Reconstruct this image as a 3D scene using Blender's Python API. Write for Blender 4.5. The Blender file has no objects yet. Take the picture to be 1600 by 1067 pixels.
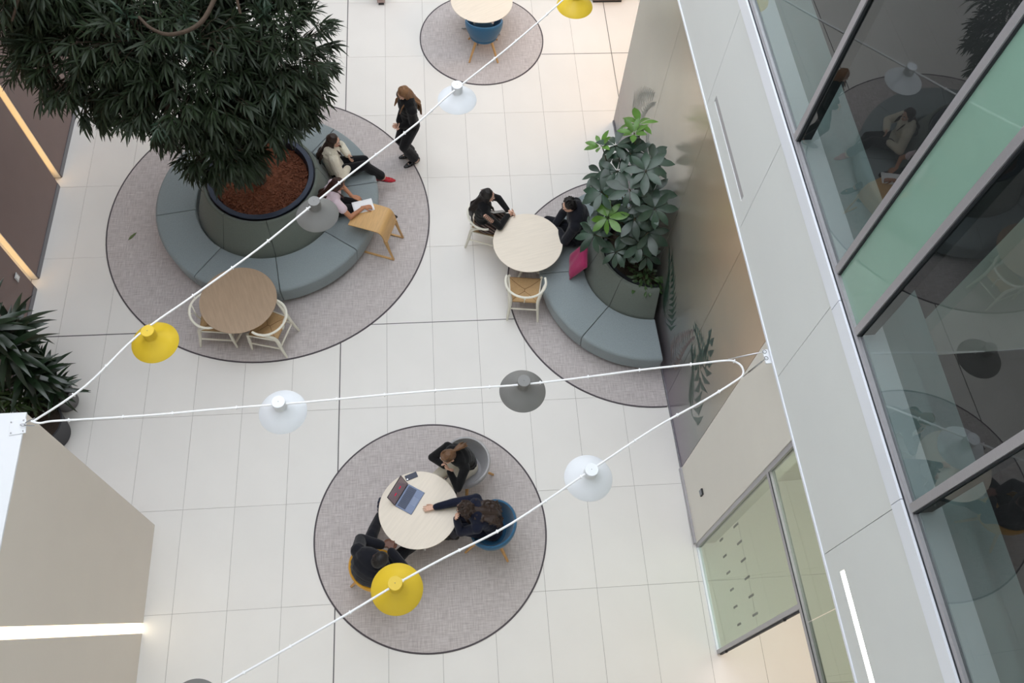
SKY = 1.9
EXPO = 0.76
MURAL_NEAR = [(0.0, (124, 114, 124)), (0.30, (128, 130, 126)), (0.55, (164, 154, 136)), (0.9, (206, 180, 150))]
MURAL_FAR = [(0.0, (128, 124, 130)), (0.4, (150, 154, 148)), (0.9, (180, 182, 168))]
TREE_LOBES = [((-0.5, -0.5, 3.3), (1.4, 0.5, 0.6), 160), ((-0.3, -0.35, 2.6), (1.35, 0.95, 0.8), 520), ((-1.5, -0.1, 2.7), (1.0, 0.85, 0.8), 380), ((0.80, -0.2, 2.7), (0.75, 0.85, 0.9), 260), ((-0.6, 0.7, 3.8), (1.7, 0.9, 1.0), 560), ((0.7, 0.5, 3.9), (0.8, 0.8, 0.8), 240), ((-0.1, -0.75, 1.75), (0.65, 0.5, 0.5), 150), ((-1.8, 0.3, 3.9), (0.9, 0.9, 0.8), 330), ((-2.3, 0.5, 3.0), (0.6, 0.7, 0.6), 120), ((0.6, -0.6, 2.2), (0.6, 0.5, 0.5), 110)]
SHRUB_ROS = [(2.56, 7.48, 2.6, 'b'), (2.25, 7.56, 2.1, 'b'), (2.70, 7.85, 2.75, 'g'), (2.20, 7.70, 2.5, 'y'), (2.38, 7.62, 2.6, 'b'), (2.92, 6.98, 2.4, 'b'), (2.86, 7.30, 2.6, 'b'), (2.50, 6.95, 2.5, 'b'),
 (2.19, 7.15, 2.2, 'b'), (2.27, 6.87, 2.0, 'g'), (2.62, 6.80, 2.05, 'b'), (2.99, 6.75, 2.35, 'b'), (2.74, 6.63, 1.7, 'b'), (2.95, 6.70, 1.85, 'b'), (2.12, 6.80, 1.7, 'b'), (2.42, 6.60, 1.55, 'n'), (2.95, 6.55, 1.5, 'n'),
 (2.60, 7.65, 2.8, 'y'), (2.40, 7.35, 2.4, 'b'), (2.70, 7.10, 2.7, 'b'), (2.35, 7.10, 1.9, 'n'), (2.65, 6.95, 1.6, 'n'), (2.95, 7.25, 2.0, 'n'), (2.30, 7.30, 1.7, 'n'), (2.15, 7.05, 1.5, 'n'), (2.60, 6.72, 1.35, 'n'), (2.90, 7.5, 2.5, 'b'), (2.75, 6.85, 2.3, 'b'), (2.95, 7.00, 1.6, 'n'), (2.2, 7.4, 1.9, 'n')]
BR_A = [(-0.15, 0.35, 3.9), (0.25, -0.1, 4.15), (0.44, -0.47, 4.15), (0.34, -0.95, 4.1), (0.2, -1.18, 4.1), (-0.04, -1.24, 4.08), (-0.25, -1.11, 4.05), (-0.43, -0.84, 3.95)]
BR_B = [(-0.15, 0.35, 3.9), (0.1, 0.0, 4.3), (0.5, -0.35, 4.25), (0.62, -0.75, 3.9)]
import bpy, bmesh, math, random
import numpy as np
from mathutils import Vector, Matrix, Quaternion
random.seed(7); rng = np.random.default_rng(7)
sc = bpy.context.scene; COL = sc.collection
PI = math.pi
def V(*a): return Vector(a if len(a) > 1 else a[0])

# ---------------------------------------------------------------- camera, sky, lights, exposure
cam_data = bpy.data.cameras.new('camera'); cam = bpy.data.objects.new('camera', cam_data); COL.objects.link(cam)
cam_data.sensor_width = 36.0; cam_data.lens = 30.79; cam_data.clip_end = 200
right = V(0.99639356, -0.06990666, 0.04809305); up = V(0.04014968, 0.88774606, 0.45857926); back = V(-0.07475216, -0.4549945, 0.88735118)
m = Matrix((right, up, back)).transposed().to_4x4(); m.translation = V(0, 0, 11.8); cam.matrix_world = m
sc.camera = cam
world = bpy.data.worlds.new('sky'); sc.world = world; world.use_nodes = True
bgn = world.node_tree.nodes['Background']; bgn.inputs[0].default_value = (0.90, 0.94, 1.0, 1); bgn.inputs[1].default_value = SKY
sc.view_settings.view_transform = 'Standard'; sc.view_settings.look = 'None'
sc.view_settings.gamma = 1.0; sc.view_settings.use_curve_mapping = False; sc.view_settings.exposure = EXPO
def area_light(name, loc, size, power, color, rot=(0, 0, 0), label=None):
    d = bpy.data.lights.new(name, 'AREA'); d.shape = 'RECTANGLE'; d.size, d.size_y = size; d.energy = power; d.color = color
    o = bpy.data.objects.new(name, d); COL.objects.link(o); o.location = loc; o.rotation_euler = rot
    return o
# warm downlights under the upper floor: beyond the far end of the metal wall, and in the room behind the glass
area_light('warm_downlight', (4.6, 11.6, 3.9), (1.6, 1.6), 42, (1.0, 0.62, 0.30))
area_light('room_downlight', (4.5, 2.4, 3.9), (1.2, 1.6), 26, (1.0, 0.93, 0.86))
area_light('warm_downlight', (5.3, -0.6, 3.9), (0.8, 2.4), 15, (1.0, 0.62, 0.34))
area_light('warm_downlight', (4.3, 6.6, 3.95), (0.3, 3.0), 1, (1.0, 0.8, 0.6))

# ---------------------------------------------------------------- materials
def lin(c):
    return tuple((x / 12.92 if x <= 0.04045 else ((x + 0.055) / 1.055) ** 2.4) for x in [v / 255 for v in c]) + (1,)
def mat(name, rgb, rough=0.6, metal=0.0, noise=0.0, scale=8.0, stretch=(1, 1, 1), bump=0.0, bscale=None, spec=0.5, rgb2=None, rand=0.0, trans=0.0, sub=None):
    m = bpy.data.materials.new(name); m.use_nodes = True; nt = m.node_tree; N = nt.nodes; L = nt.links; b = N['Principled BSDF']
    c = lin(rgb); b.inputs['Base Color'].default_value = c; b.inputs['Roughness'].default_value = rough; b.inputs['Metallic'].default_value = metal
    b.inputs['Specular IOR Level'].default_value = spec
    if sub: b.inputs['Sheen Weight'].default_value = sub; b.inputs['Sheen Roughness'].default_value = 0.5
    if noise or rand or bump:
        tc = N.new('ShaderNodeTexCoord'); mp = N.new('ShaderNodeMapping'); mp.inputs['Scale'].default_value = stretch; L.new(tc.outputs['Object'], mp.inputs[0])
        col = None
        if noise:
            nz = N.new('ShaderNodeTexNoise'); nz.inputs['Scale'].default_value = scale; nz.inputs['Detail'].default_value = 5; L.new(mp.outputs[0], nz.inputs['Vector'])
            mx = N.new('ShaderNodeMix'); mx.data_type = 'RGBA'
            cr = N.new('ShaderNodeValToRGB'); cr.color_ramp.elements[0].position = 0.3; cr.color_ramp.elements[1].position = 0.7
            lo = lin(rgb2) if rgb2 else tuple(x * (1 - noise) for x in c[:3]) + (1,)
            hi = c if rgb2 else tuple(min(1, x * (1 + noise)) for x in c[:3]) + (1,)
            cr.color_ramp.elements[0].color = lo; cr.color_ramp.elements[1].color = hi
            L.new(nz.outputs['Fac'], cr.inputs[0]); col = cr.outputs[0]
        if rand:
            oi = N.new('ShaderNodeObjectInfo'); mr = N.new('ShaderNodeMapRange'); mr.inputs[3].default_value = 1 - rand; mr.inputs[4].default_value = 1 + rand
            L.new(oi.outputs['Random'], mr.inputs[0]); hs = N.new('ShaderNodeHueSaturation'); L.new(mr.outputs[0], hs.inputs['Value'])
            if col: L.new(col, hs.inputs['Color'])
            else: hs.inputs['Color'].default_value = c
            col = hs.outputs[0]
        if col: L.new(col, b.inputs['Base Color'])
        if bump:
            n2 = N.new('ShaderNodeTexNoise'); n2.inputs['Scale'].default_value = bscale or scale; n2.inputs['Detail'].default_value = 4; L.new(mp.outputs[0], n2.inputs['Vector'])
            bp = N.new('ShaderNodeBump'); bp.inputs['Strength'].default_value = min(1, bump); bp.inputs['Distance'].default_value = 0.01; L.new(n2.outputs['Fac'], bp.inputs['Height']); L.new(bp.outputs[0], b.inputs['Normal'])
    return m
def emis(name, rgb, strength):
    m = bpy.data.materials.new(name); m.use_nodes = True; b = m.node_tree.nodes['Principled BSDF']
    b.inputs['Base Color'].default_value = lin(rgb); b.inputs['Emission Color'].default_value = lin(rgb); b.inputs['Emission Strength'].default_value = strength
    return m
def glass(name, tint, fac_ior=1.5, solid=0.0, solid_rgb=(150, 180, 165)):
    m = bpy.data.materials.new(name); m.use_nodes = True; nt = m.node_tree; N = nt.nodes; L = nt.links
    out = N['Material Output']; N.remove(N['Principled BSDF'])
    t = N.new('ShaderNodeBsdfTransparent'); t.inputs[0].default_value = lin(tint)
    g = N.new('ShaderNodeBsdfGlossy'); g.inputs['Roughness'].default_value = 0.0; g.inputs[0].default_value = (0.95, 0.97, 0.97, 1)
    fr = N.new('ShaderNodeFresnel'); fr.inputs[0].default_value = fac_ior
    base = t.outputs[0]
    if solid:
        d = N.new('ShaderNodeBsdfDiffuse'); d.inputs[0].default_value = lin(solid_rgb)
        ms = N.new('ShaderNodeMixShader'); ms.inputs[0].default_value = solid; L.new(t.outputs[0], ms.inputs[1]); L.new(d.outputs[0], ms.inputs[2]); base = ms.outputs[0]
    geo = N.new('ShaderNodeNewGeometry'); fm = N.new('ShaderNodeMath'); fm.operation = 'SUBTRACT'; fm.inputs[0].default_value = 1.0; L.new(geo.outputs['Backfacing'], fm.inputs[1])
    fp = N.new('ShaderNodeMath'); fp.operation = 'MULTIPLY'; L.new(fr.outputs[0], fp.inputs[0]); L.new(fm.outputs[0], fp.inputs[1])
    mx = N.new('ShaderNodeMixShader'); L.new(fp.outputs[0], mx.inputs[0]); L.new(base, mx.inputs[1]); L.new(g.outputs[0], mx.inputs[2]); L.new(mx.outputs[0], out.inputs[0])
    return m
def weave(name, rgb, rgb2, s=260, rough=0.9, c1=0.35):
    m = bpy.data.materials.new(name); m.use_nodes = True; nt = m.node_tree; N = nt.nodes; L = nt.links; b = N['Principled BSDF']
    tc = N.new('ShaderNodeTexCoord'); outs = []
    for st in ((s, s * 0.07, 1), (s * 0.07, s, 1)):
        mp = N.new('ShaderNodeMapping'); mp.inputs['Scale'].default_value = st; L.new(tc.outputs['Object'], mp.inputs[0])
        nz = N.new('ShaderNodeTexNoise'); nz.inputs['Scale'].default_value = 1.0; nz.inputs['Detail'].default_value = 2; L.new(mp.outputs[0], nz.inputs['Vector']); outs.append(nz)
    ad = N.new('ShaderNodeMath'); ad.operation = 'ADD'; L.new(outs[0].outputs['Fac'], ad.inputs[0]); L.new(outs[1].outputs['Fac'], ad.inputs[1])
    hf = N.new('ShaderNodeMath'); hf.operation = 'MULTIPLY'; hf.inputs[1].default_value = 0.5; L.new(ad.outputs[0], hf.inputs[0])
    cr = N.new('ShaderNodeValToRGB'); cr.color_ramp.elements[0].position = c1; cr.color_ramp.elements[1].position = 1 - c1
    cr.color_ramp.elements[0].color = lin(rgb2); cr.color_ramp.elements[1].color = lin(rgb); L.new(hf.outputs[0], cr.inputs[0]); L.new(cr.outputs[0], b.inputs['Base Color'])
    b.inputs['Roughness'].default_value = rough; b.inputs['Specular IOR Level'].default_value = 0.15
    bp = N.new('ShaderNodeBump'); bp.inputs['Strength'].default_value = 0.3; bp.inputs['Distance'].default_value = 0.003; L.new(hf.outputs[0], bp.inputs['Height']); L.new(bp.outputs[0], b.inputs['Normal'])
    return m
M = {}
M['tile'] = mat('floor_tile_stone', (232, 229, 225), 0.38, noise=0.02, scale=1.2, rand=0.012, spec=0.35)
M['joint'] = mat('tile_joint', (150, 145, 140), 0.8)
M['darkjoint'] = mat('metal_joint_strip', (95, 92, 92), 0.5)
M['rug'] = weave('woven_rug', (208, 201, 200), (172, 164, 163), s=85)
M['rug_edge'] = mat('rug_edging', (82, 76, 80), 0.8)
M['mauve'] = mat('mauve_wall_panel', (128, 108, 104), 0.55, noise=0.03, scale=3)
M['base_grey'] = mat('grey_skirting', (120, 118, 124), 0.35, metal=0.4)
M['white_wall'] = mat('white_plaster', (226, 227, 222), 0.7, noise=0.01, scale=2)
M['cream_wall'] = mat('cream_wall_panel', (229, 225, 216), 0.6, noise=0.012, scale=2)
M['fascia'] = mat('fascia_panel', (222, 225, 224), 0.55, noise=0.01, scale=2)
M['block_side'] = mat('block_plaster', (226, 217, 206), 0.6, noise=0.012, scale=2)
M['block_top'] = mat('white_capping', (240, 242, 246), 0.45)
M['alu'] = mat('brushed_aluminium', (176, 174, 178), 0.38, metal=0.55, noise=0.04, scale=30, stretch=(1, 1, 8))
M['alu_light'] = mat('light_aluminium_sill', (236, 240, 248), 0.35, metal=0.1)
M['dark_gasket'] = mat('rubber_gasket', (35, 38, 44), 0.6)
M['chair_white'] = mat('cream_lacquer', (232, 228, 214), 0.35)
M['white_paint'] = mat('white_lacquer', (240, 240, 240), 0.3)
M['cord'] = mat('paper_cord', (190, 156, 112), 0.85, noise=0.12, scale=30, stretch=(1, 6, 1), bump=0.5, bscale=60)
M['oak'] = mat('oiled_oak', (206, 164, 108), 0.45, noise=0.10, scale=4, stretch=(14, 1.2, 1))
M['oak_leg'] = mat('oak_leg_wood', (205, 160, 105), 0.5, noise=0.10, scale=6, stretch=(6, 6, 0.6))
M['ash'] = mat('pale_ash_veneer', (234, 222, 206), 0.42, noise=0.035, scale=3, stretch=(1.0, 14, 1))
M['walnut'] = mat('light_oak_veneer', (172, 148, 124), 0.45, noise=0.07, scale=3, stretch=(12, 1.4, 1))
M['sofa'] = mat('blue_grey_wool', (140, 150, 153), 0.9, noise=0.06, scale=60, bump=0.25, bscale=180, spec=0.2, sub=0.25)
M['sofa_back'] = mat('sage_grey_wool', (112, 119, 112), 0.9, noise=0.06, scale=60, bump=0.25, bscale=180, spec=0.2, sub=0.2)
M['plinth'] = mat('dark_plinth', (52, 52, 54), 0.7)
M['planter'] = mat('midnight_planter', (44, 52, 70), 0.35, metal=0.35)
M['planter_in'] = mat('dark_planter_lining', (24, 26, 34), 0.5)
M['bark'] = mat('red_bark_mulch', (118, 68, 46), 0.9, noise=0.35, scale=40, bump=0.8, bscale=60)
M['bark2'] = mat('brown_bark_chip', (138, 82, 56), 0.9, noise=0.35, scale=30)
M['soil'] = mat('dark_soil', (50, 40, 32), 0.95, noise=0.3, scale=40, bump=0.8)
M['blue'] = mat('blue_felt', (52, 100, 134), 0.9, noise=0.05, scale=50, bump=0.2, bscale=150, sub=0.3, spec=0.2)
M['greyfelt'] = mat('light_grey_felt', (178, 176, 178), 0.9, noise=0.04, scale=50, bump=0.2, bscale=150, sub=0.3, spec=0.2)
M['yellowfelt'] = mat('ochre_felt', (218, 160, 40), 0.9, noise=0.05, scale=50, bump=0.2, bscale=150, sub=0.3, spec=0.2)
M['lamp_yellow'] = mat('yellow_enamel', (226, 192, 48), 0.42)
M['lamp_white'] = mat('white_enamel', (236, 239, 244), 0.4)
M['lamp_grey'] = mat('grey_enamel', (124, 123, 121), 0.4)
M['cable'] = mat('white_cable_sheath', (250, 250, 252), 0.45)
M['steel'] = mat('stainless_steel', (170, 170, 172), 0.25, metal=1.0)
M['magenta'] = mat('magenta_cushion_wool', (160, 34, 88), 0.9, noise=0.05, scale=60, bump=0.3, bscale=120, sub=0.3)
M['black'] = mat('black_plastic', (24, 24, 28), 0.4)
M['slate'] = mat('slate_blue_aluminium', (104, 116, 142), 0.4, metal=0.3)
M['key'] = mat('slate_keycap', (78, 86, 108), 0.6)
M['paper'] = mat('white_paper', (246, 247, 250), 0.8)

# ---------------------------------------------------------------- object helpers
def link(name, me, material=None, parent=None, smooth=False, loc=None):
    o = bpy.data.objects.new(name, me); COL.objects.link(o)
    if material is not None and not me.materials: me.materials.append(material)
    if smooth:
        me.polygons.foreach_set('use_smooth', [True] * len(me.polygons))
    if parent: o.parent = parent
    if loc is not None: o.location = loc
    return o
def bm_mesh(name, bm, recalc=True):
    if recalc: bmesh.ops.recalc_face_normals(bm, faces=bm.faces)
    me = bpy.data.meshes.new(name); bm.to_mesh(me); bm.free(); return me
def obj(name, bm, material, parent=None, smooth=False, loc=None, bevel=0, autosm=None):
    o = link(name, bm_mesh(name, bm), material, parent, smooth, loc)
    if autosm is not None:
        try: o.data.set_sharp_from_angle(angle=math.radians(autosm))
        except Exception: pass
    if bevel:
        md = o.modifiers.new('bevel', 'BEVEL'); md.width = bevel; md.segments = 2; md.limit_method = 'ANGLE'
    return o
def tag(o, label=None, cat=None, group=None, kind=None):
    if label: o['label'] = label
    if cat: o['category'] = cat
    if group: o['group'] = group
    if kind: o['kind'] = kind
    return o
def thing(name, label, cat, loc=(0, 0, 0), rotz=0, group=None):
    o = bpy.data.objects.new(name, None); COL.objects.link(o); o.location = loc; o.rotation_euler = (0, 0, rotz); o.empty_display_size = 0.1
    return tag(o, label, cat, group)
def structure(o): o['kind'] = 'structure'; return o
def box(bm, x0, x1, y0, y1, z0, z1, mtx=None):
    vs = [bm.verts.new((x, y, z)) for z in (z0, z1) for y in (y0, y1) for x in (x0, x1)]
    for f in ((0, 2, 3, 1), (4, 5, 7, 6), (0, 1, 5, 4), (2, 6, 7, 3), (0, 4, 6, 2), (1, 3, 7, 5)): bm.faces.new([vs[i] for i in f])
    if mtx is not None: bmesh.ops.transform(bm, matrix=mtx, verts=vs)
    return vs
def boxo(name, x0, x1, y0, y1, z0, z1, material, parent=None, bevel=0, mtx=None):
    bm = bmesh.new(); box(bm, x0, x1, y0, y1, z0, z1, mtx); return obj(name, bm, material, parent, bevel=bevel)
def frame_from(d):
    d = Vector(d).normalized(); a = V(0, 0, 1) if abs(d.z) < 0.9 else V(1, 0, 0)
    u = d.cross(a).normalized(); return u, d.cross(u).normalized()
def tube(bm, pts, rad, n=8, cap=True):
    pts = [Vector(p) for p in pts]; rads = rad if isinstance(rad, list) else [rad] * len(pts)
    rings = []; u = None
    for i, p in enumerate(pts):
        t = (pts[min(i + 1, len(pts) - 1)] - pts[max(i - 1, 0)]).normalized()
        if u is None: u, w = frame_from(t)
        else: u = (u - t * u.dot(t)).normalized()
        w = t.cross(u); r = rads[i]
        if not isinstance(r, (tuple, list)): r = (r, r)
        rings.append([bm.verts.new(p + u * (math.cos(2 * PI * k / n) * r[0]) + w * (math.sin(2 * PI * k / n) * r[1])) for k in range(n)])
    for a, b in zip(rings, rings[1:]):
        for k in range(n): bm.faces.new((a[k], a[(k + 1) % n], b[(k + 1) % n], b[k]))
    if cap: bm.faces.new(rings[0][::-1]); bm.faces.new(rings[-1])
def tubeo(name, pts, rad, material, parent=None, n=8):
    bm = bmesh.new(); tube(bm, pts, rad, n); return obj(name, bm, material, parent, smooth=True, autosm=50)
def lathe(bm, prof, n=48, a0=0, a1=2 * PI, closed_profile=False, cx=0, cy=0):
    full = abs(a1 - a0 - 2 * PI) < 1e-6; cnt = n if full else n + 1; rings = []
    for i in range(cnt):
        a = a0 + (a1 - a0) * i / n
        rings.append([bm.verts.new((cx + r * math.cos(a), cy + r * math.sin(a), z)) for r, z in prof])
    P = len(prof)
    for i in range(n):
        A = rings[i]; B = rings[(i + 1) % cnt]
        for k in range(P if closed_profile else P - 1):
            bm.faces.new((A[k], B[k], B[(k + 1) % P], A[(k + 1) % P]))
    if not full and closed_profile: bm.faces.new(rings[0][::-1]); bm.faces.new(rings[-1])
    if full and not closed_profile:
        if prof[0][0] > 1e-6: bm.faces.new([r[0] for r in rings][::-1])
        if prof[-1][0] > 1e-6: bm.faces.new([r[-1] for r in rings])
    bmesh.ops.remove_doubles(bm, verts=bm.verts, dist=1e-6)
def children(o): return [c for c in bpy.data.objects if c.parent == o]
def copy_tree(o, parent=None, kids=None):
    c = o.copy(); COL.objects.link(c)
    if parent: c.parent = parent
    for ch in list(o.children): copy_tree(ch, c)
    return c
def smooth_pts(pts, k=6):
    pts = [Vector(p) for p in pts]; out = []
    for i in range(len(pts) - 1):
        p0 = pts[max(i - 1, 0)]; p1 = pts[i]; p2 = pts[i + 1]; p3 = pts[min(i + 2, len(pts) - 1)]
        for j in range(k):
            t = j / k
            out.append(0.5 * ((2 * p1) + (p2 - p0) * t + (2 * p0 - 5 * p1 + 4 * p2 - p3) * t * t + (3 * p1 - p0 - 3 * p2 + p3) * t ** 3))
    out.append(pts[-1]); return out
# ================================================================ THE SETTING
TA, TB, TX, TY = 0.6898, 1.3743, -1.581, 2.3154
fl = bmesh.new(); box(fl, -6.6, 7.6, -2.6, 16.2, -0.2, -0.006); floor = structure(obj('floor', fl, M['joint']))
tile_me = None
for j in range(-4, 10):
    for i in range(-8, 13):
        cx, cy = TX + (i + 0.5) * TA, TY + (j + 0.5) * TB
        if cy > 16.1 or cy < -2.5 or cx > 7.5: continue
        if tile_me is None:
            b = bmesh.new(); box(b, -TA / 2 + 0.0022, TA / 2 - 0.0022, -TB / 2 + 0.0022, TB / 2 - 0.0022, -0.012, 0)
            tile_me = bm_mesh('tile', b)
        t = link('tile', tile_me, M['tile'], floor, loc=(cx, cy, 0))
# dark expansion strips let into the joints
structure(boxo('trim_1', TX - 0.008, TX + 0.008, -2.5, 16, -0.01, 0.0015, M['darkjoint']))
structure(boxo('trim_2', -6.1, TX - 0.009, TY + 3 * TB - 0.008, TY + 3 * TB + 0.008, -0.01, 0.0015, M['darkjoint']))
structure(boxo('trim_3', TX + 0.009, 1.9, TY + 3 * TB - 0.006, TY + 3 * TB + 0.006, -0.01, 0.0015, M['darkjoint']))
structure(boxo('trim_4', TX + 7 * TA - 0.006, TX + 7 * TA + 0.006, 8.3, 16, -0.01, 0.0015, M['darkjoint']))
structure(boxo('trim_5', 1.95, 6.5, TY + 7 * TB - 0.006, TY + 7 * TB + 0.006, -0.01, 0.0013, M['darkjoint']))

# ---- left mauve wall with two recessed light slots (wall line through the measured base points)
def wall_frame(ox, oy, ang):            # local +y runs along the wall, +x away from the hall
    return Matrix.Translation((ox, oy, 0)) @ Matrix.Rotation(ang, 4, 'Z')
# left wall: x = -6.15 at y 9.2, drifting to -6.21 at y 6.9
LW = wall_frame(-6.145, 9.3, math.radians(-0.9))
wl = bmesh.new()
for y0, y1 in ((-11.9, -2.02), (-1.85, -0.09), (0.08, 6.8)): box(wl, -0.35, 0, y0, y1, 0, 7.0, LW)
for y0, y1 in ((-2.02, -1.85), (-0.09, 0.08)): box(wl, -0.35, -0.10, y0, y1, 0, 7.0, LW)
wall_left = structure(obj('wall_left', wl, M['mauve']))
M['slot_warm'] = emis('warm_light_strip', (255, 210, 145), 1.7)
for y0, y1 in ((-2.02, -1.85), (-0.09, 0.08)):
    boxo('light_strip', -0.095, -0.02, y0 + 0.002, y0 + 0.012, 0.12, 6.9, M['slot_warm'], wall_left, mtx=LW)
    boxo('slot_lining', -0.099, -0.004, y1 - 0.012, y1 - 0.001, 0.02, 6.9, M['cream_wall'], wall_left, mtx=LW)
    boxo('slot_lining', -0.1, -0.097, y0 + 0.013, y1 - 0.013, 0.02, 6.9, M['cream_wall'], wall_left, mtx=LW)
for k, (y0, y1) in enumerate(((-11.6, -2.03), (-1.84, -0.1), (0.09, 6.7))):
    structure(boxo('baseboard_left' + ('' if k == 0 else ''), 0.0005, 0.012, y0, y1, 0.0, 0.10, M['base_grey'], mtx=LW))
wu = bmesh.new(); box(wu, -6.6, -6.15, -2.6, 16.2, 7.0, 13.5); structure(obj('wall_left_upper', wu, M['white_wall']))
sw = thing('light_switch', 'small grey switch plate on the mauve wall beside the lower light slot', 'switch', (-6.163, 7.10, 0.62), math.radians(-0.9))
boxo('plate', 0, 0.010, -0.05, 0.05, -0.06, 0.06, mat('switch_grey', (196, 196, 200), 0.35), sw, bevel=0.002)
boxo('rocker', 0.010, 0.016, -0.028, 0.028, -0.04, 0.04, M['white_paint'], sw, bevel=0.001)

# ---- left block (stair enclosure) with a sloping light slot
BX = -4.0
bl = bmesh.new()
def prism_x(bm, x0, x1, poly):
    a = [bm.verts.new((x0, y, z)) for y, z in poly]; b = [bm.verts.new((x1, y, z)) for y, z in poly]
    bm.faces.new(a); bm.faces.new(b[::-1]); n = len(poly)
    for i in range(n): bm.faces.new((a[i], b[i], b[(i + 1) % n], a[(i + 1) % n]))
YB = 3.50
def ys(z, top): return (2.217 + (z - 0.072) * (1.585 - 2.217) / (3.641 - 0.072)) if top else (2.091 + (z - 0.05) * (1.479 - 2.091) / (3.597 - 0.05))
prism_x(bl, -6.2, BX, [(YB, 0), (YB, 3.88), (ys(3.88, 1), 3.88), (ys(0, 1), 0)])
prism_x(bl, -6.2, BX, [(ys(0, 0), 0), (ys(3.88, 0), 3.88), (-2.5, 3.88), (-2.5, 0)])
prism_x(bl, -6.2, BX - 0.06, [(ys(0, 1), 0), (ys(3.88, 1), 3.88), (ys(3.88, 0), 3.88), (ys(0, 0), 0)])
block = structure(obj('wall_block', bl, M['block_side']))
M['slot_cool'] = emis('white_light_strip', (255, 244, 220), 1.6)
sl = bmesh.new(); prism_x(sl, BX - 0.05, BX - 0.02, [(ys(0.02, 1) - 0.004, 0.02), (ys(3.85, 1) - 0.004, 3.85), (ys(3.85, 0) + 0.004, 3.85), (ys(0.02, 0) + 0.004, 0.02)])
obj('light_strip', sl, M['slot_cool'], block)
boxo('capping', -6.2, BX + 0.006, -2.5, YB + 0.006, 3.88, 3.90, M['block_top'], block)

# ---- right side: frame of the right wall; local x points away from the hall, y along the wall
RW = wall_frame(3.376, 0, math.atan(0.0291))
def rbox(name, x0, x1, y0, y1, z0, z1, material, parent=None, bevel=0): return boxo(name, x0, x1, y0, y1, z0, z1, material, parent, bevel, RW)
# mural wall
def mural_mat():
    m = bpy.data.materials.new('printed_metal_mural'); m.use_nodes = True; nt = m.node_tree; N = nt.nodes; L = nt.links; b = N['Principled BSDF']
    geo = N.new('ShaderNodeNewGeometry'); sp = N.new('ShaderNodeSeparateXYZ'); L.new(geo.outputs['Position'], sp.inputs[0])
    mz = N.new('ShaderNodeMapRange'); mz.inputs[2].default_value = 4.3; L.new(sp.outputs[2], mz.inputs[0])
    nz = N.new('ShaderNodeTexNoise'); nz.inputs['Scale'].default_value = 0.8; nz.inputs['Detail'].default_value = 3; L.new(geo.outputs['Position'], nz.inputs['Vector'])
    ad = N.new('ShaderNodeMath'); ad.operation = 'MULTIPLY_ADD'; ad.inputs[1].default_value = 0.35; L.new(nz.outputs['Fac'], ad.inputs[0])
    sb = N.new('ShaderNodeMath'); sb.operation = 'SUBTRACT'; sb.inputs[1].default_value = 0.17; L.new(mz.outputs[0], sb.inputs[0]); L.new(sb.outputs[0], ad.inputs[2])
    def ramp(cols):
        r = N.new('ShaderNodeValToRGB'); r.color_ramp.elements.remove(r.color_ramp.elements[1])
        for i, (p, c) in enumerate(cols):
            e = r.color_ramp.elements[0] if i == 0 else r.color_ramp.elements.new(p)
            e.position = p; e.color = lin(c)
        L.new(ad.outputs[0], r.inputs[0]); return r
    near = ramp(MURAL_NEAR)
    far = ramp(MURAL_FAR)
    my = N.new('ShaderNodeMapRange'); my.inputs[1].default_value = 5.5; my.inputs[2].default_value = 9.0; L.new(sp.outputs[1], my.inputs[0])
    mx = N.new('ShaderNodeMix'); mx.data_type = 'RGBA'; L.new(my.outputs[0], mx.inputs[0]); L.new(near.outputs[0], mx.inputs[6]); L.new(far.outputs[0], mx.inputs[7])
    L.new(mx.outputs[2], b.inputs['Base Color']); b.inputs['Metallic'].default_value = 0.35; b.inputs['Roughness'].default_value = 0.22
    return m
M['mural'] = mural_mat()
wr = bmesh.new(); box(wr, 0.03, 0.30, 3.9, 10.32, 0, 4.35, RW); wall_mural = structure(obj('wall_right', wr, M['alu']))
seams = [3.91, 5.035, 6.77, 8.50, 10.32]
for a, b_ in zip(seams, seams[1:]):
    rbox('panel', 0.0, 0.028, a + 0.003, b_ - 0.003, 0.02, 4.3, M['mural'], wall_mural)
structure(rbox('baseboard_right', -0.015, -0.001, 3.9, 10.3, 0, 0.05, M['base_grey']))
# palm fronds of the mural: flat print, cut as thin film on the panels
M['frond_print'] = mat('dark_green_print', (48, 72, 60), 0.35, metal=0.2)
M['frond_print2'] = mat('grey_green_print', (92, 104, 98), 0.35, metal=0.2)
M['frond_print3'] = mat('plum_print', (112, 96, 92), 0.35, metal=0.2)
def frond(yc, zc, ang, length, nleaf, leaf, m_, name='palm_print', droop=0.5, w=0.02):
    bm = bmesh.new()
    def P(y, z): return bm.verts.new((-0.0012, y, z))
    for i in range(nleaf):
        t = (i + 1) / nleaf; a = ang - droop * t
        y = yc + math.cos(a) * length * t; z = zc + math.sin(a) * length * t
        for s in (-1, 1):
            la = a + s * (1.1 - 0.5 * t); L_ = leaf * (1.1 - 0.6 * t)
            y1, z1 = y + math.cos(la) * L_ * 0.5, z + math.sin(la) * L_ * 0.5
            y2, z2 = y + math.cos(la - s * 0.3) * L_, z + math.sin(la - s * 0.3) * L_
            nx, nz_ = -math.sin(la) * w, math.cos(la) * w
            bm.faces.new((P(y, z), P(y1 + nx, z1 + nz_), P(y2, z2), P(y1 - nx, z1 - nz_)))
    bmesh.ops.transform(bm, matrix=RW, verts=bm.verts)
    o = obj(name, bm, m_, wall_mural)
    md = o.modifiers.new('film', 'SOLIDIFY'); md.thickness = 0.0008
    return o
frond(4.25, 0.9, 1.3, 0.9, 7, 0.50, M['frond_print'], w=0.055)
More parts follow.
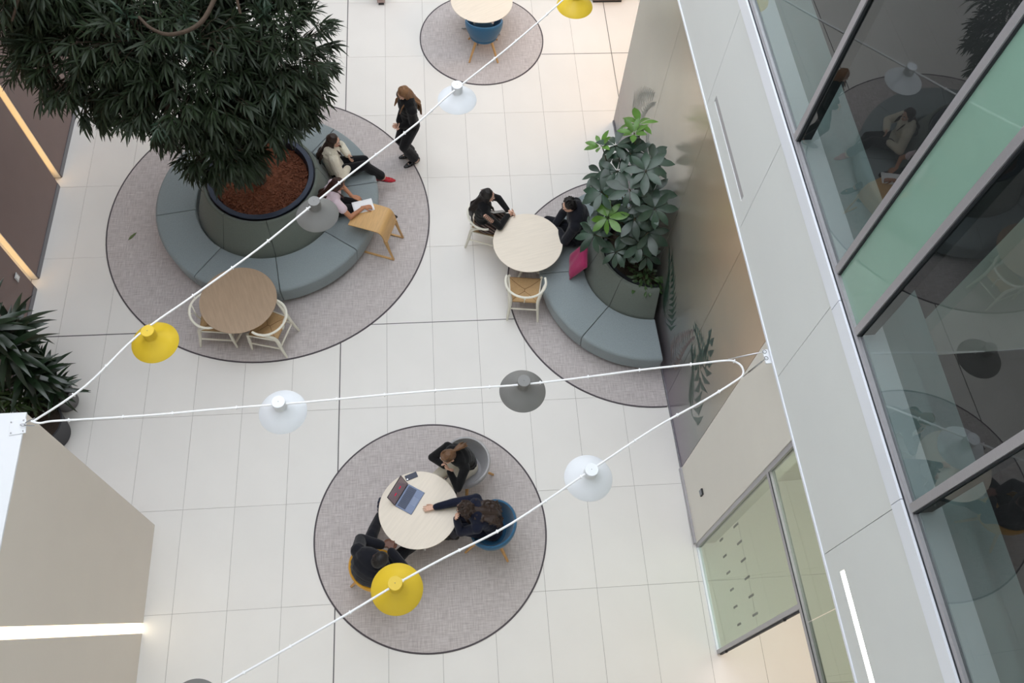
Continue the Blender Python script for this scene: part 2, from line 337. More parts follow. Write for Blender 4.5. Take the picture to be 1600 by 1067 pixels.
frond(4.7, 1.5, 2.0, 0.8, 6, 0.45, M['frond_print'], w=0.05)
frond(4.5, 1.9, 0.5, 0.6, 8, 0.30, M['frond_print'], w=0.03)
frond(5.3, 0.5, 1.5, 1.2, 11, 0.35, M['frond_print3'], droop=-0.2, w=0.03)
frond(5.9, 0.6, 1.4, 1.0, 12, 0.55, M['frond_print'], droop=0.4, w=0.035)
frond(9.3, 1.0, 1.7, 1.3, 12, 0.50, M['frond_print2'], droop=-0.3, w=0.035)
frond(8.0, 0.9, 1.3, 0.9, 10, 0.35, M['frond_print2'], droop=0.4, w=0.03)
# cream wall panel beside the mural, slightly proud
pc = structure(rbox('wall_right_panel', -0.01, 0.28, 2.82, 3.895, 0, 4.35, M['cream_wall']))
structure(rbox('baseboard_right_panel', -0.035, -0.011, 2.82, 3.9, 0, 0.09, M['alu']))
sn = thing('wall_sensor', 'small black square sensor on the cream wall panel', 'sensor', (3.272, 3.30, 0.80), math.atan(0.0291))
boxo('housing', -0.024, 0, -0.042, 0.042, -0.055, 0.055, M['black'], sn, bevel=0.004)
boxo('face', -0.027, -0.024, -0.034, 0.034, -0.045, 0.045, mat('sensor_grey', (110, 112, 118), 0.3), sn)

# glass screen under the upper floor
GF = structure(tag(bpy.data.objects.new('window_1', None))); COL.objects.link(GF)
M['glass_low'] = glass('screen_glass', (214, 224, 216), 1.55)
M['glass_up'] = glass('facade_glass', (212, 219, 218), 1.66)
M['glass_green'] = glass('green_spandrel_glass', (170, 200, 185), 1.5, solid=0.72, solid_rgb=(150, 184, 168))
rbox('post', 0.0, 0.07, 2.765, 2.82, 0, 4.3, M['alu'], GF)
rbox('post', 0.0, 0.07, 1.38, 1.43, 0, 3.12, M['alu'], GF)
rbox('transom', 0.0, 0.07, -2.4, 2.765, 3.12, 3.20, M['alu'], GF)
rbox('gasket', -0.004, 0.0, -2.4, 2.76, 3.195, 3.215, M['dark_gasket'], GF)
rbox('bottom_rail', 0.0, 0.06, 1.43, 2.765, 0, 0.03, M['alu_light'], GF)
rbox('pane', 0.028, 0.04, 1.43, 2.765, 0.03, 3.12, M['glass_low'], GF)
rbox('pane', 0.028, 0.04, 1.245, 2.765, 3.21, 4.3, M['glass_low'], GF)
rbox('pane', 0.028, 0.04, -2.4, 1.235, 3.21, 4.3, M['glass_low'], GF)
rbox('door_seal', 0.02, 0.05, 1.362, 1.38, 0.05, 3.12, M['dark_gasket'], GF)
for z in (0.35, 2.6): rbox('hinge', -0.012, 0.02, 1.345, 1.365, z, z + 0.06, M['black'], GF)
M['decal'] = mat('grey_film_mark', (120, 124, 116), 0.5)
for z, n in ((1.08, 0.075), (1.73, 0.095)):
    for k in range(6):
        y = 2.60 - k * 0.205; rbox('marker', 0.024, 0.0275, y - 0.012, y + 0.012, z - n, z + n, M['decal'], GF)
# room behind the screen
structure(rbox('wall_right_room', 2.7, 2.9, -2.5, 12.5, 0, 4.1, M['cream_wall']))
structure(rbox('wall_right_partition', 0.31, 2.69, 3.6, 3.8, 0, 4.1, M['cream_wall']))
structure(rbox('ceiling_right', 0.08, 2.69, -2.5, 3.59, 4.12, 4.27, M['white_wall']))
smoke = thing('smoke_detector', 'round grey smoke detector on the ceiling behind the glass screen', 'detector', (4.6, 2.4, 4.06))
b = bmesh.new(); lathe(b, [(0.0, 0.0), (0.05, 0.005), (0.07, 0.03), (0.075, 0.058), (0, 0.058)], 24); obj('casing', b, M['white_paint'], smoke, smooth=True)
# fascia
FX0 = -0.12
fas = bmesh.new(); box(fas, FX0 + 0.02, 0.30, -2.5, 12.4, 4.28, 5.70, RW); fascia = structure(obj('wall_fascia', fas, M['joint']))
fj = [-2.5, -0.07, 1.64, 3.35, 5.06, 6.77, 8.48, 10.19, 12.4]
def fascia_piece(y0, y1, z0, z1): rbox('panel', FX0, FX0 + 0.019, y0, y1, z0, z1, M['fascia'], fascia)
slots = [(-0.2, 1.44), (5.26, 6.62)]
for a, b_ in zip(fj, fj[1:]):
    a2, b2 = a + 0.003, b_ - 0.003
    s = [q for q in slots if q[0] < b_ - 0.1 and q[1] > a + 0.1]
    if not s: fascia_piece(a2, b2, 4.30, 5.70); continue
    s0, s1 = max(s[0][0], a2), min(s[0][1], b2)
    fascia_piece(a2, b2, 4.30, 4.525); fascia_piece(a2, b2, 4.615, 5.70)
    if s0 > a2: fascia_piece(a2, s0, 4.5255, 4.6145)
    if s1 < b2: fascia_piece(s1, b2, 4.5255, 4.6145)
rbox('light_strip', FX0 + 0.006, FX0 + 0.0185, -0.2, 1.43, 4.527, 4.613, emis('cool_light_strip', (255, 250, 238), 3.0), fascia)
rbox('slot_diffuser', FX0 + 0.008, FX0 + 0.0185, 5.265, 6.615, 4.527, 4.613, mat('unlit_diffuser', (170, 168, 170), 0.5), fascia)
rbox('edge_trim', FX0 - 0.012, FX0 + 0.02, -2.5, 12.4, 4.27, 4.299, M['alu_light'], fascia)
structure(rbox('ceiling_soffit', FX0 + 0.02, 0.0, 3.0, 10.4, 4.265, 4.278, M['white_wall']))
# window band above
WB = structure(tag(bpy.data.objects.new('window_2', None))); COL.objects.link(WB)
sj = [-2.5, 1.66, 3.30, 8.4, 12.4]
for a, b_ in zip(sj, sj[1:]): rbox('sill_cover', FX0 - 0.02, 0.02, a + 0.003, b_ - 0.003, 5.705, 5.86, M['alu_light'], WB)
rbox('gasket', FX0 + 0.0, 0.02, -2.5, 12.4, 5.86, 5.872, M['dark_gasket'], WB)
rbox('bottom_rail', FX0 + 0.005, 0.02, -2.5, 12.4, 5.872, 5.92, M['alu'], WB)
mull = [-0.5, 1.57, 2.98, 3.54, 4.91, 6.9, 8.9, 10.9]
edges = [-2.5] + mull + [12.4]
for y in mull:
    rbox('mullion', FX0 + 0.0, 0.02, y - 0.032, y + 0.032, 5.92, 12.9, M['alu'], WB)
    rbox('gasket', FX0 + 0.012, 0.018, y - 0.042, y - 0.0325, 5.92, 12.9, M['dark_gasket'], WB)
for a, b_ in zip(edges, edges[1:]):
    rbox('pane', FX0 + 0.03, FX0 + 0.045, a + 0.033, b_ - 0.043, 5.92, 12.9, M['glass_green'] if abs(a - 2.98) < 0.01 else M['glass_up'], WB)
# rooms behind the window band
M['carpet_dark'] = mat('dark_carpet', (72, 66, 68), 0.95, noise=0.1, scale=30)
M['ledge'] = mat('pale_green_ledge', (158, 170, 170), 0.6)
structure(rbox('floor_upper', 0.31, 5.5, -2.5, 12.4, 4.9, 5.0, M['carpet_dark']))
structure(rbox('trim_ledge', 0.021, 0.30, -2.5, 12.4, 5.5, 5.88, M['ledge']))
structure(rbox('trim_inner_sill', -0.07, 0.10, -2.5, 12.4, 5.921, 5.94, M['block_top']))
structure(rbox('trim_floor_edge', 0.305, 0.75, -2.5, 12.4, 5.001, 5.50, M['ledge']))
structure(rbox('wall_upper_room', 5.5, 5.6, -2.5, 12.4, 4.9, 13.0, M['mauve']))
structure(rbox('ceiling_upper', 0.02, 5.6, -2.5, 12.4, 12.9, 13.0, M['white_wall']))
structure(rbox('wall_upper_partition', 0.76, 5.4, 3.15, 3.27, 5.0, 12.8, M['cream_wall']))
# rest of the shell, plus an added roof strip that blocks skylight
structure(boxo('wall_front', -6.6, 7.6, -2.9, -2.6, 0, 13.5, M['white_wall']))
structure(boxo('ceiling_light_blocker', -6.6, 7.6, -2.6, 1.2, 13.5, 13.7, M['white_wall']))  # unseen, added to dim the near floor against the middle of the hall
structure(boxo('wall_back', -6.6, 7.6, 16.2, 16.5, 0, 13.5, M['white_wall']))
structure(boxo('wall_right_end', 7.4, 7.6, -2.6, 16.2, 0, 5.0, M['cream_wall']))
M['cabinet'] = mat('mauve_cabinet_laminate', (176, 152, 146), 0.5)
for (x0, x1, lb) in ((-1.03, -0.89, 'sliver of mauve cabinet end at the top edge of the floor'), (3.03, 3.62, 'low mauve cabinet at the far right end of the floor')):
    cb = thing('low_cabinet', lb, 'cabinet', (0, 0, 0))
    boxo('body', x0, x1, 13.235, 13.9, 0.06, 0.42, M['cabinet'], cb, bevel=0.004); boxo('worktop', x0 - 0.01, x1 + 0.01, 13.225, 13.91, 0.42, 0.45, M['cabinet'], cb, bevel=0.003)
    boxo('plinth', x0 + 0.02, x1 - 0.02, 13.25, 13.88, 0, 0.06, M['plinth'], cb)
# ================================================================ RUGS
def rug(name_label, cx, cy, r, clip=None):
    root = thing('round_rug', name_label, 'rug', (cx, cy, 0))
    def disc(rr0, rr1, z0, z1):
        bm = bmesh.new(); n = 128; pts = []
        ring = lambda rr: [(rr * math.cos(2 * PI * k / n), rr * math.sin(2 * PI * k / n)) for k in range(n)]
        def clipx(p):
            x, y = p
            if clip is not None: x = min(x, clip - 0.0291 * (y + cy) - cx)
            return x, y
        outer = [clipx(p) for p in ring(rr1)]
        if rr0 == 0:
            out = []
            for p in outer:
                if not out or (Vector(p) - Vector(out[-1])).length > 1e-5: out.append(p)
            t = [bm.verts.new((x, y, z1)) for x, y in out]; bt = [bm.verts.new((x, y, z0)) for x, y in out]
            bm.faces.new(t); bm.faces.new(bt[::-1])
            for k in range(len(t)): bm.faces.new((t[k - 1], t[k], bt[k], bt[k - 1]))
        else:
            inner = [clipx(p) for p in ring(rr0)]
            for k in range(n):
                k2 = (k + 1) % n
                if (Vector(outer[k]) - Vector(inner[k])).length < 1e-4 and (Vector(outer[k2]) - Vector(inner[k2])).length < 1e-4: continue
                vs = [bm.verts.new((*outer[k], z1)), bm.verts.new((*outer[k2], z1)), bm.verts.new((*inner[k2], z1)), bm.verts.new((*inner[k], z1))]
                vb = [bm.verts.new((v.co.x, v.co.y, z0)) for v in vs]
                for f in ((vs[0], vs[1], vs[2], vs[3]), (vb[3], vb[2], vb[1], vb[0]), (vs[0], vb[0], vb[1], vs[1]), (vs[2], vb[2], vb[3], vs[3])):
                    try: bm.faces.new(f)
                    except ValueError: pass
            bmesh.ops.remove_doubles(bm, verts=bm.verts, dist=1e-5)
        return bm
    obj('woven_field', disc(0, r - 0.022, 0.0, 0.008), M['rug'], root)
    obj('edging', disc(r - 0.022, r, 0.0, 0.010), M['rug_edge'], root)
    return root
rug('large round grey rug under the tree sofa', -2.737, 8.411, 2.551)
rug('round grey rug under the table with the laptop', -0.31, 3.186, 1.576)
rug('small round grey rug at the top under the lone blue chair', 0.875, 12.343, 1.139)
rug('grey rug cut off by the mural wall, under the curved wall sofa', 3.097, 6.966, 2.111, clip=3.355)
lf = thing('fallen_leaf', 'single green leaf lying on the large grey rug left of the sofa', 'leaf', (-4.87, 8.177, 0.012), 0.9)
b = bmesh.new(); P_ = [(-0.09, 0, 0), (-0.03, 0.022, 0.006), (0.05, 0.016, 0.006), (0.10, 0, 0), (0.05, -0.016, 0.006), (-0.03, -0.022, 0.006)]
b.faces.new([b.verts.new(p) for p in P_]); o = obj('blade', b, mat('fallen_leaf_green', (92, 108, 62), 0.6), lf); o.modifiers.new('t', 'SOLIDIFY').thickness = 0.001

# ================================================================ CURVED SOFAS WITH PLANTERS
def arc_solid(bm, prof, a0, a1, n=16):
    lathe(bm, prof, n, a0, a1, closed_profile=True)
def round_prof(r0, r1, z0, z1, rad=0.05, k=5):
    pts = [(r0 + 0.005, z0)]
    pts.append((r1 - 0.03, z0))
    for i in range(k + 1):
        a = PI / 2 * i / k; pts.append((r1 - rad + rad * math.cos(a), z1 - rad + rad * math.sin(a)))
    pts.append((r0 + 0.02, z1)); pts.append((r0 + 0.005, z1 - 0.015)); return pts
def back_prof(rb, rt, ri, z0, z1):
    return [(ri, z0), (rb, z0), (rb - 0.005, z0 + 0.02), (rt + 0.012, z1 - 0.05), (rt + 0.004, z1 - 0.015), (rt - 0.012, z1), (ri + 0.01, z1), (ri, z1 - 0.012)]
def sofa(label, cx, cy, segs, r1, rb, rt, gap=0.006, zt=0.43, zb=0.98):
    root = thing('curved_sofa', label, 'sofa', (cx, cy, 0.01))
    for a0, a1 in segs:
        A0, A1 = math.radians(a0), math.radians(a1)
        b = bmesh.new(); arc_solid(b, round_prof(rb - 0.06, r1, 0.09, zt), A0 + gap * 0.55, A1 - gap * 0.55)
        o = obj('seat_cushion', b, M['sofa'], root, smooth=True, autosm=40); md = o.modifiers.new('b', 'BEVEL'); md.width = 0.008; md.segments = 2; md.angle_limit = math.radians(55)
        b = bmesh.new(); arc_solid(b, back_prof(rb, rt, rt - 0.05, 0.10, zb), A0 + gap * 0.8, A1 - gap * 0.8)
        o = obj('backrest_panel', b, M['sofa_back'], root, smooth=True, autosm=40)
    b = bmesh.new(); arc_solid(b, [(rb + 0.05, 0.0), (r1 - 0.10, 0.0), (r1 - 0.10, 0.088), (rb + 0.05, 0.088)], math.radians(segs[0][0]), math.radians(segs[-1][1]), 64)
    obj('plinth', b, M['plinth'], root)
    return root
segs1 = [(-36 + 45 * k, 9 + 45 * k) for k in range(8)]
sofa('full ring blue-grey sofa around the big tree planter on the large rug', -2.70, 8.52, segs1, 1.72, 1.16, 0.86)
# second sofa stops at the wall (slightly oblique): sectors from the wall round to the wall
sofa('half ring blue-grey sofa standing against the mural wall', 3.08, 7.04, [(-267.0, -222.5), (-222.5, -177.5), (-177.5, -132.5), (-132.5, -87.5)], 1.615, 0.985, 0.76)

def chips(label, cx, cy, r, z, n, parent):
    """coarse bark mulch: one heap of angular chips"""
    bm = bmesh.new()
    lathe(bm, [(0, z + 0.02), (r * 0.5, z + 0.012), (r, z - 0.01), (r, z - 0.06), (0, z - 0.06)], 32)
    for k in range(n):
        a = rng.uniform(0, 2 * PI); rr = r * math.sqrt(rng.uniform(0, 0.97))
        s = rng.uniform(0.012, 0.026); mtx = Matrix.Translation((rr * math.cos(a), rr * math.sin(a), z + 0.012)) @ Matrix.Rotation(rng.uniform(0, 6.28), 4, 'Z') @ Matrix.Rotation(rng.uniform(-.6, .6), 4, 'X') @ Matrix.Rotation(rng.uniform(-.6, .6), 4, 'Y')
        box(bm, -s, s, -s * .5, s * .5, -s * .3, s * .3, mtx)
    o = obj(label, bm, M['bark'], parent); o['kind'] = 'stuff'; return o
pl = thing('round_planter', 'large round dark blue planter holding red bark at the centre of the ring sofa', 'planter', (-2.70, 8.52, 0.01))
b = bmesh.new(); lathe(b, [(0.0, 0.02), (0.70, 0.02), (0.765, 0.30), (0.79, 0.985), (0.80, 1.0), (0.79, 1.012), (0.725, 1.012), (0.712, 0.99), (0.70, 0.86), (0.0, 0.86)], 64)
obj('shell', b, M['planter'], pl, smooth=True, autosm=35)
b = bmesh.new(); lathe(b, [(0.803, 0.955), (0.808, 0.955), (0.808, 0.972), (0.803, 0.972)], 64, closed_profile=True); obj('shadow_gap_ring', b, M['planter_in'], pl)
chips('bark_mulch', 0, 0, 0.70, 0.90, 1500, pl)
pl2 = thing('half_round_planter', 'dark planter with the large-leaved shrub behind the wall sofa', 'planter', (3.08, 7.04, 0.01))
def half_lathe(bm, prof, n=40): lathe(bm, prof, n, math.radians(-267), math.radians(-87.5), closed_profile=True)
b = bmesh.new(); half_lathe(b, [(0.05, 0.02), (0.60, 0.02), (0.69, 0.93), (0.69, 0.955), (0.645, 0.955), (0.625, 0.78), (0.05, 0.78)]); obj('shell', b, M['planter_in'], pl2, smooth=True, autosm=35)
b = bmesh.new(); half_lathe(b, [(0.05, 0.781), (0.62, 0.781), (0.62, 0.84), (0.3, 0.86), (0.05, 0.86)]); obj('soil', b, M['soil'], pl2)
# cushions
def cushion_mesh(w, h, t):
    bm = bmesh.new(); n = 14; g = {}
    for s in (1, -1):
        for i in range(n + 1):
            for j in range(n + 1):
                u, v = i / n * 2 - 1, j / n * 2 - 1
                pin = 1 - 0.07 * (1 - abs(u * v)) * 0 ; e = (1 - u ** 4) * (1 - v ** 4)
                x = u * w / 2 * (1 - 0.07 * (1 - v * v) * abs(u)); y = v * h / 2 * (1 - 0.07 * (1 - u * u) * abs(v))
                g[s, i, j] = bm.verts.new((x, y, s * t / 2 * max(0, e) ** 0.55 + 0.006 * math.sin(7 * u + 3 * v) * e))
        for i in range(n):
            for j in range(n):
                f = (g[s, i, j], g[s, i + 1, j], g[s, i + 1, j + 1], g[s, i, j + 1]); bm.faces.new(f if s > 0 else f[::-1])
    bmesh.ops.remove_doubles(bm, verts=bm.verts, dist=1e-4); return bm
def cushion(label, loc, rot, w, h, t, material):
    r = thing('cushion', label, 'cushion', loc); r.rotation_euler = rot
    obj('cover', cushion_mesh(w, h, t), material, r, smooth=True)
    pts = [(x * w / 2 * 0.995, y * h / 2 * 0.995, 0) for x, y in ((-1, -1), (0, -0.93), (1, -1), (0.93, 0), (1, 1), (0, 0.93), (-1, 1), (-0.93, 0), (-1, -1))]
    tubeo('piping', pts, 0.004, material, r, 6)
    return r
cushion('magenta cushion leaning on the wall sofa backrest beside the man', (2.04, 7.04, 0.66), (math.radians(60), 0, math.radians(-97)), 0.46, 0.44, 0.14, M['magenta'])
cushion('crimson cushion half hidden behind the woman in the pink top', (-1.84, 8.10, 0.62), (math.radians(65), 0, math.radians(75)), 0.36, 0.34, 0.11, mat('crimson_wool', (150, 30, 58), 0.9))

# ================================================================ TABLES
def round_table(label, x, y, r, top, rotz, leg_mat, group=None):
    t = thing('round_table', label, 'table', (x, y, 0.01), rotz)
    b = bmesh.new(); lathe(b, [(0, 0.700), (r - 0.02, 0.700), (r - 0.004, 0.716), (r, 0.722), (r, 0.727), (r - 0.003, 0.73), (0, 0.73)], 72); obj('tabletop', b, top, t, smooth=True, autosm=30)
    b = bmesh.new(); lathe(b, [(0, 0.05), (0.032, 0.05), (0.032, 0.66), (0.13, 0.69), (0.13, 0.699), (0, 0.699)], 24); obj('column', b, leg_mat, t, smooth=True, autosm=35)
    for k in range(4):
        a = PI / 4 + k * PI / 2; d = V(math.cos(a), math.sin(a), 0)
        tubeo('foot', [d * 0.02 + V(0, 0, 0.10), d * 0.20 + V(0, 0, 0.06), d * 0.36 + V(0, 0, 0.022)], [0.026, 0.022, 0.015], leg_mat, t)
    return t
round_table('round oak-coloured table with two cream chairs on the large rug', -2.95, 6.52, 0.545, M['walnut'], 0.3, M['chair_white'])
round_table('round pale table between the talking woman and man', 1.29, 7.345, 0.528, M['ash'], 0.25, M['chair_white'])
round_table('round pale table with the laptop on it', -0.44, 3.295, 0.515, M['ash'], 0.9, M['white_paint'])
round_table('round pale table at the top edge above the blue chair', 0.87, 12.50, 0.55, M['ash'], 0.55, M['steel'])
# bent plywood laptop table
lt = thing('bent_plywood_side_table', 'small bent oak laptop table pulled up to the ring sofa', 'table', (-1.02, 7.90, 0.01), math.radians(-20))
W2 = 0.24
prof = smooth_pts([(-0.33, 0, 0.695), (-0.12, 0, 0.70), (0.06, 0, 0.70), (0.155, 0, 0.685), (0.205, 0, 0.62), (0.235, 0, 0.50), (0.25, 0, 0.42)], 6)
b = bmesh.new(); rows = []
for i, p in enumerate(prof):
    a_ = prof[max(i - 1, 0)]; c_ = prof[min(i + 1, len(prof) - 1)]; t_ = (c_ - a_).normalized(); n_ = V(-t_.z, 0, t_.x) * 0.009
    ww = W2
    rows.append([b.verts.new(V(p.x, s * ww, p.z) + n_ * q) for s, q in ((-1, 1), (1, 1), (1, -1), (-1, -1))])
for A, B_ in zip(rows, rows[1:]):
    for k in range(4): b.faces.new((A[k], A[(k + 1) % 4], B_[(k + 1) % 4], B_[k]))
b.faces.new(rows[0]); b.faces.new(rows[-1][::-1]); obj('bent_top', b, M['oak'], lt, smooth=True, autosm=40)
for s in (-1, 1):
    b = bmesh.new()
    tube(b, [(0.235, s * (W2 - 0.03), 0.46), (0.28, s * (W2 - 0.025), 0.25), (0.335, s * (W2 - 0.02), 0.02)], [(0.012, 0.04), (0.012, 0.026), (0.012, 0.022)], 8); obj('leg', b, M['oak'], lt, smooth=True, autosm=40)
    boxo('runner', -0.22 if s < 0 else 0.06, 0.35, s * (W2 - 0.02) - 0.014, s * (W2 - 0.02) + 0.014, 0.0, 0.026, M['oak'], lt, bevel=0.004)
pp = thing('sheet_of_paper', 'white sheet of paper the woman in the pink top writes on', 'paper', (-1.19, 8.115, 0.722), math.radians(14))
b = bmesh.new(); n = 8
gg = [[b.verts.new((-0.155 + 0.31 * i / n, -0.11 + 0.22 * j / 4, 0.0012 + 0.004 * (i / n - .5) ** 2)) for j in range(5)] for i in range(n + 1)]
for i in range(n):
    for j in range(4): b.faces.new((gg[i][j], gg[i + 1][j], gg[i + 1][j + 1], gg[i][j + 1]))
o = obj('top_sheet', b, M['paper'], pp, smooth=True); o.modifiers.new('t', 'SOLIDIFY').thickness = 0.0008
boxo('under_sheets', -0.15, 0.158, -0.113, 0.105, -0.003, -0.0004, M['paper'], pp)

# ================================================================ CHAIRS
M['cord_dark'] = mat('brown_seam_cord', (140, 108, 72), 0.9)  # thin brown cord of the diagonal seat seams
def wishbone(label, x, y, rz, first=[]):
    """cream wishbone chair; faces local +y"""
    if first:
        c = copy_tree(first[0]); c.location = (x, y, 0.01); c.rotation_euler = (0, 0, rz); c['label'] = label; return c
    t = thing('wishbone_chair', label, 'chair', (x, y, 0.01), rz, 'cream wishbone chairs'); first.append(t)
    cm = M['chair_white']
    # woven seat: four triangular fields meeting at the centre
    b = bmesh.new(); fw, bw, y0, y1 = 0.245, 0.20, -0.20, 0.22
    n = 16
    def edge(u, v):
        yy = y0 + (y1 - y0) * v; w = bw + (fw - bw) * v; return V((u * 2 - 1) * w, yy, 0.43 - 0.018 * (1 - max(abs(u * 2 - 1), abs(v * 2 - 1))) + 0.004 * (abs(abs(u * 2 - 1) - abs(v * 2 - 1)) < 0.06) * -1)
    G = [[b.verts.new(edge(i / n, j / n)) for j in range(n + 1)] for i in range(n + 1)]
    for i in range(n):
        for j in range(n): b.faces.new((G[i][j], G[i + 1][j], G[i + 1][j + 1], G[i][j + 1]))
    o = obj('woven_seat', b, M['cord'], t, smooth=True); md = o.modifiers.new('s', 'SOLIDIFY'); md.thickness = 0.022
    sm_ = bmesh.new()
    for sx in (-1, 1):
        tube(sm_, [(sx * 0.235, 0.205, 0.4315), (sx * 0.10, 0.09, 0.4225), (0, 0.03, 0.416)], 0.0035, 4); tube(sm_, [(sx * 0.19, -0.19, 0.4315), (sx * 0.09, -0.08, 0.4225), (0, -0.01, 0.416)], 0.0035, 4)
    tube(sm_, [(0, -0.01, 0.416), (0, 0.03, 0.416)], 0.004, 4); obj('cord_seam', sm_, M['cord_dark'], t)
    for s in (-1, 1):
        tubeo('leg', [(s * 0.262, 0.245, 0.0), (s * 0.252, 0.235, 0.25), (s * 0.245, 0.228, 0.455)], [0.016, 0.024, 0.020], cm, t)
        lg = smooth_pts([(s * 0.235, -0.29, 0.0), (s * 0.215, -0.235, 0.25), (s * 0.205, -0.20, 0.45), (s * 0.240, -0.13, 0.57), (s * 0.290, -0.03, 0.675)], 5)
        tubeo('leg', lg, [0.016 + 0.011 * math.sin(PI * i / (len(lg) - 1)) for i in range(len(lg))], cm, t)
        tubeo('stretcher', [(s * 0.252, 0.235, 0.20), (s * 0.218, -0.24, 0.22)], 0.014, cm, t, 6)
        tubeo('seat_rail', [(s * 0.247, 0.225, 0.425), (s * 0.205, -0.205, 0.425)], 0.012, cm, t, 6)
    tubeo('stretcher', [(-0.25, 0.237, 0.27), (0.25, 0.237, 0.27)], 0.014, cm, t, 6)
    tubeo('stretcher', [(-0.218, -0.232, 0.26), (0.218, -0.232, 0.26)], 0.014, cm, t, 6)
    rail = [(0.300 * math.sin(a) * 1.0, -0.005 - 0.285 * math.cos(a), 0.705 - 0.02 * abs(math.sin(a)) ** 2) for a in [math.radians(-108 + 216 * i / 26) for i in range(27)]]
    tubeo('top_rail', rail, [(0.019, 0.015)] * 27, cm, t, 8)
    # Y-shaped splat
    b = bmesh.new()
    tube(b, smooth_pts([(0, -0.205, 0.42), (0, -0.235, 0.52), (0.0, -0.245, 0.58)], 3), (0.016, 0.006), 6)
    for s in (-1, 1): tube(b, smooth_pts([(0, -0.24, 0.56), (s * 0.03, -0.25, 0.64), (s * 0.07, -0.27, 0.70)], 3), (0.012, 0.006), 6)
    obj('splat', b, cm, t, smooth=True)
    return t
wishbone('cream wishbone chair left of the oak table on the large rug', -3.34, 6.40, math.radians(-91))
wishbone('cream wishbone chair at the lower right of the oak table on the large rug', -2.555, 6.25, math.radians(70))
wishbone('cream wishbone chair the woman with long black hair sits on', 0.70, 7.93, math.radians(-104))
wishbone('empty cream wishbone chair tucked below the pale table', 1.21, 6.685, math.radians(-6.5))

def tub_shell(bm, W=0.335, D=0.31, zb=0.36, inner=False, thick=0.035):
    """upholstered bucket: outer and inner skins joined over a rounded rim; opens to local +y"""
    nA, nZ = 36, 9
    def pt(a, v, off):
        # a: -1..1 round the back; v: 0 seat bottom .. 1 rim
        th = a * math.radians(142); h = 0.79 - 0.19 * abs(a) ** 1.9 - 0.12 * max(0, abs(a) - 0.72) ** 1.2 / 0.28 ** 1.2
        k = 0.62 + 0.38 * math.sin(min(1, v * 1.15) * PI / 2) ** 0.8 if v < 1 else 1
        k = 0.60 + 0.40 * (1 - (1 - v) ** 2.2)
        x = math.sin(th) * (W * k - off); y = -math.cos(th) * (D * k - off) * (1.0 if abs(a) < 0.63 else 0.92)
        z = zb + off * 0.6 + (h - zb) * v
        return V(x, y, z)
    O = [[bm.verts.new(pt(i / nA * 2 - 1, j / nZ, 0)) for j in range(nZ + 1)] for i in range(nA + 1)]
    I = [[bm.verts.new(pt(i / nA * 2 - 1, 0.12 + 0.88 * j / nZ, thick)) for j in range(nZ + 1)] for i in range(nA + 1)]
    R = [bm.verts.new((O[i][nZ].co + I[i][nZ].co) / 2 + V(0, 0, 0.014)) for i in range(nA + 1)]
    for i in range(nA):
        for j in range(nZ):
            bm.faces.new((O[i][j], O[i + 1][j], O[i + 1][j + 1], O[i][j + 1])); bm.faces.new((I[i + 1][j], I[i][j], I[i][j + 1], I[i + 1][j + 1]))
        bm.faces.new((O[i][nZ], O[i + 1][nZ], R[i + 1], R[i])); bm.faces.new((R[i], R[i + 1], I[i + 1][nZ], I[i][nZ]))
        bm.faces.new((O[i + 1][0], O[i][0], I[i][0], I[i + 1][0]))
    for i in (0, nA):
        for j in range(nZ): f = (O[i][j], O[i][j + 1], I[i][j + 1], I[i][j]); bm.faces.new(f)
        bm.faces.new((O[i][nZ], R[i], I[i][nZ]))
    # seat pan closing the bottom
    c = [bm.verts.new(v.co) for v in [O[i][0] for i in range(0, nA + 1)]]
    bm.faces.new(c[::-1])
def tub_chair(label, x, y, rz, fabric):
    t = thing('tub_chair', label, 'chair', (x, y, 0.01), rz)
    b = bmesh.new(); tub_shell(b); o = obj('upholstered_shell', b, fabric, t, smooth=True, autosm=60)
    b = bmesh.new(); lathe(b, [(0, 0.362), (0.9, 0.362), (0.98, 0.38), (1.0, 0.41), (0.96, 0.44), (0.7, 0.452), (0, 0.455)], 36)
    for v in b.verts: v.co.x *= 0.262; v.co.y = v.co.y * 0.265 + 0.035
    obj('seat_cushion', b, fabric, t, smooth=True)
    for sx in (-1, 1):
        for sy in (-1, 1):
            tubeo('leg', [(sx * 0.13, sy * 0.12 + 0.01, 0.37), (sx * 0.26, sy * 0.29 + 0.01, 0.0)], [0.027, 0.016], M['oak_leg'], t)
    b = bmesh.new(); tube(b, [(-0.16, -0.14, 0.35), (0.16, 0.16, 0.35)], 0.012, 6); tube(b, [(-0.16, 0.16, 0.35), (0.16, -0.14, 0.35)], 0.012, 6); obj('under_frame', b, M['oak_leg'], t)
    return t
tub_chair('empty blue tub chair seen from behind at the far pale table', 0.885, 12.02, math.radians(-2), M['blue'])
tub_chair('light grey tub chair under the woman with the brown ponytail', 0.20, 3.93, math.radians(137), M['greyfelt'])
tub_chair('blue tub chair under the woman with dark curly hair', 0.50, 3.06, math.radians(75), M['blue'])
tub_chair('ochre yellow tub chair under the man in the dark suit', -1.00, 2.60, math.radians(-36), M['yellowfelt'])

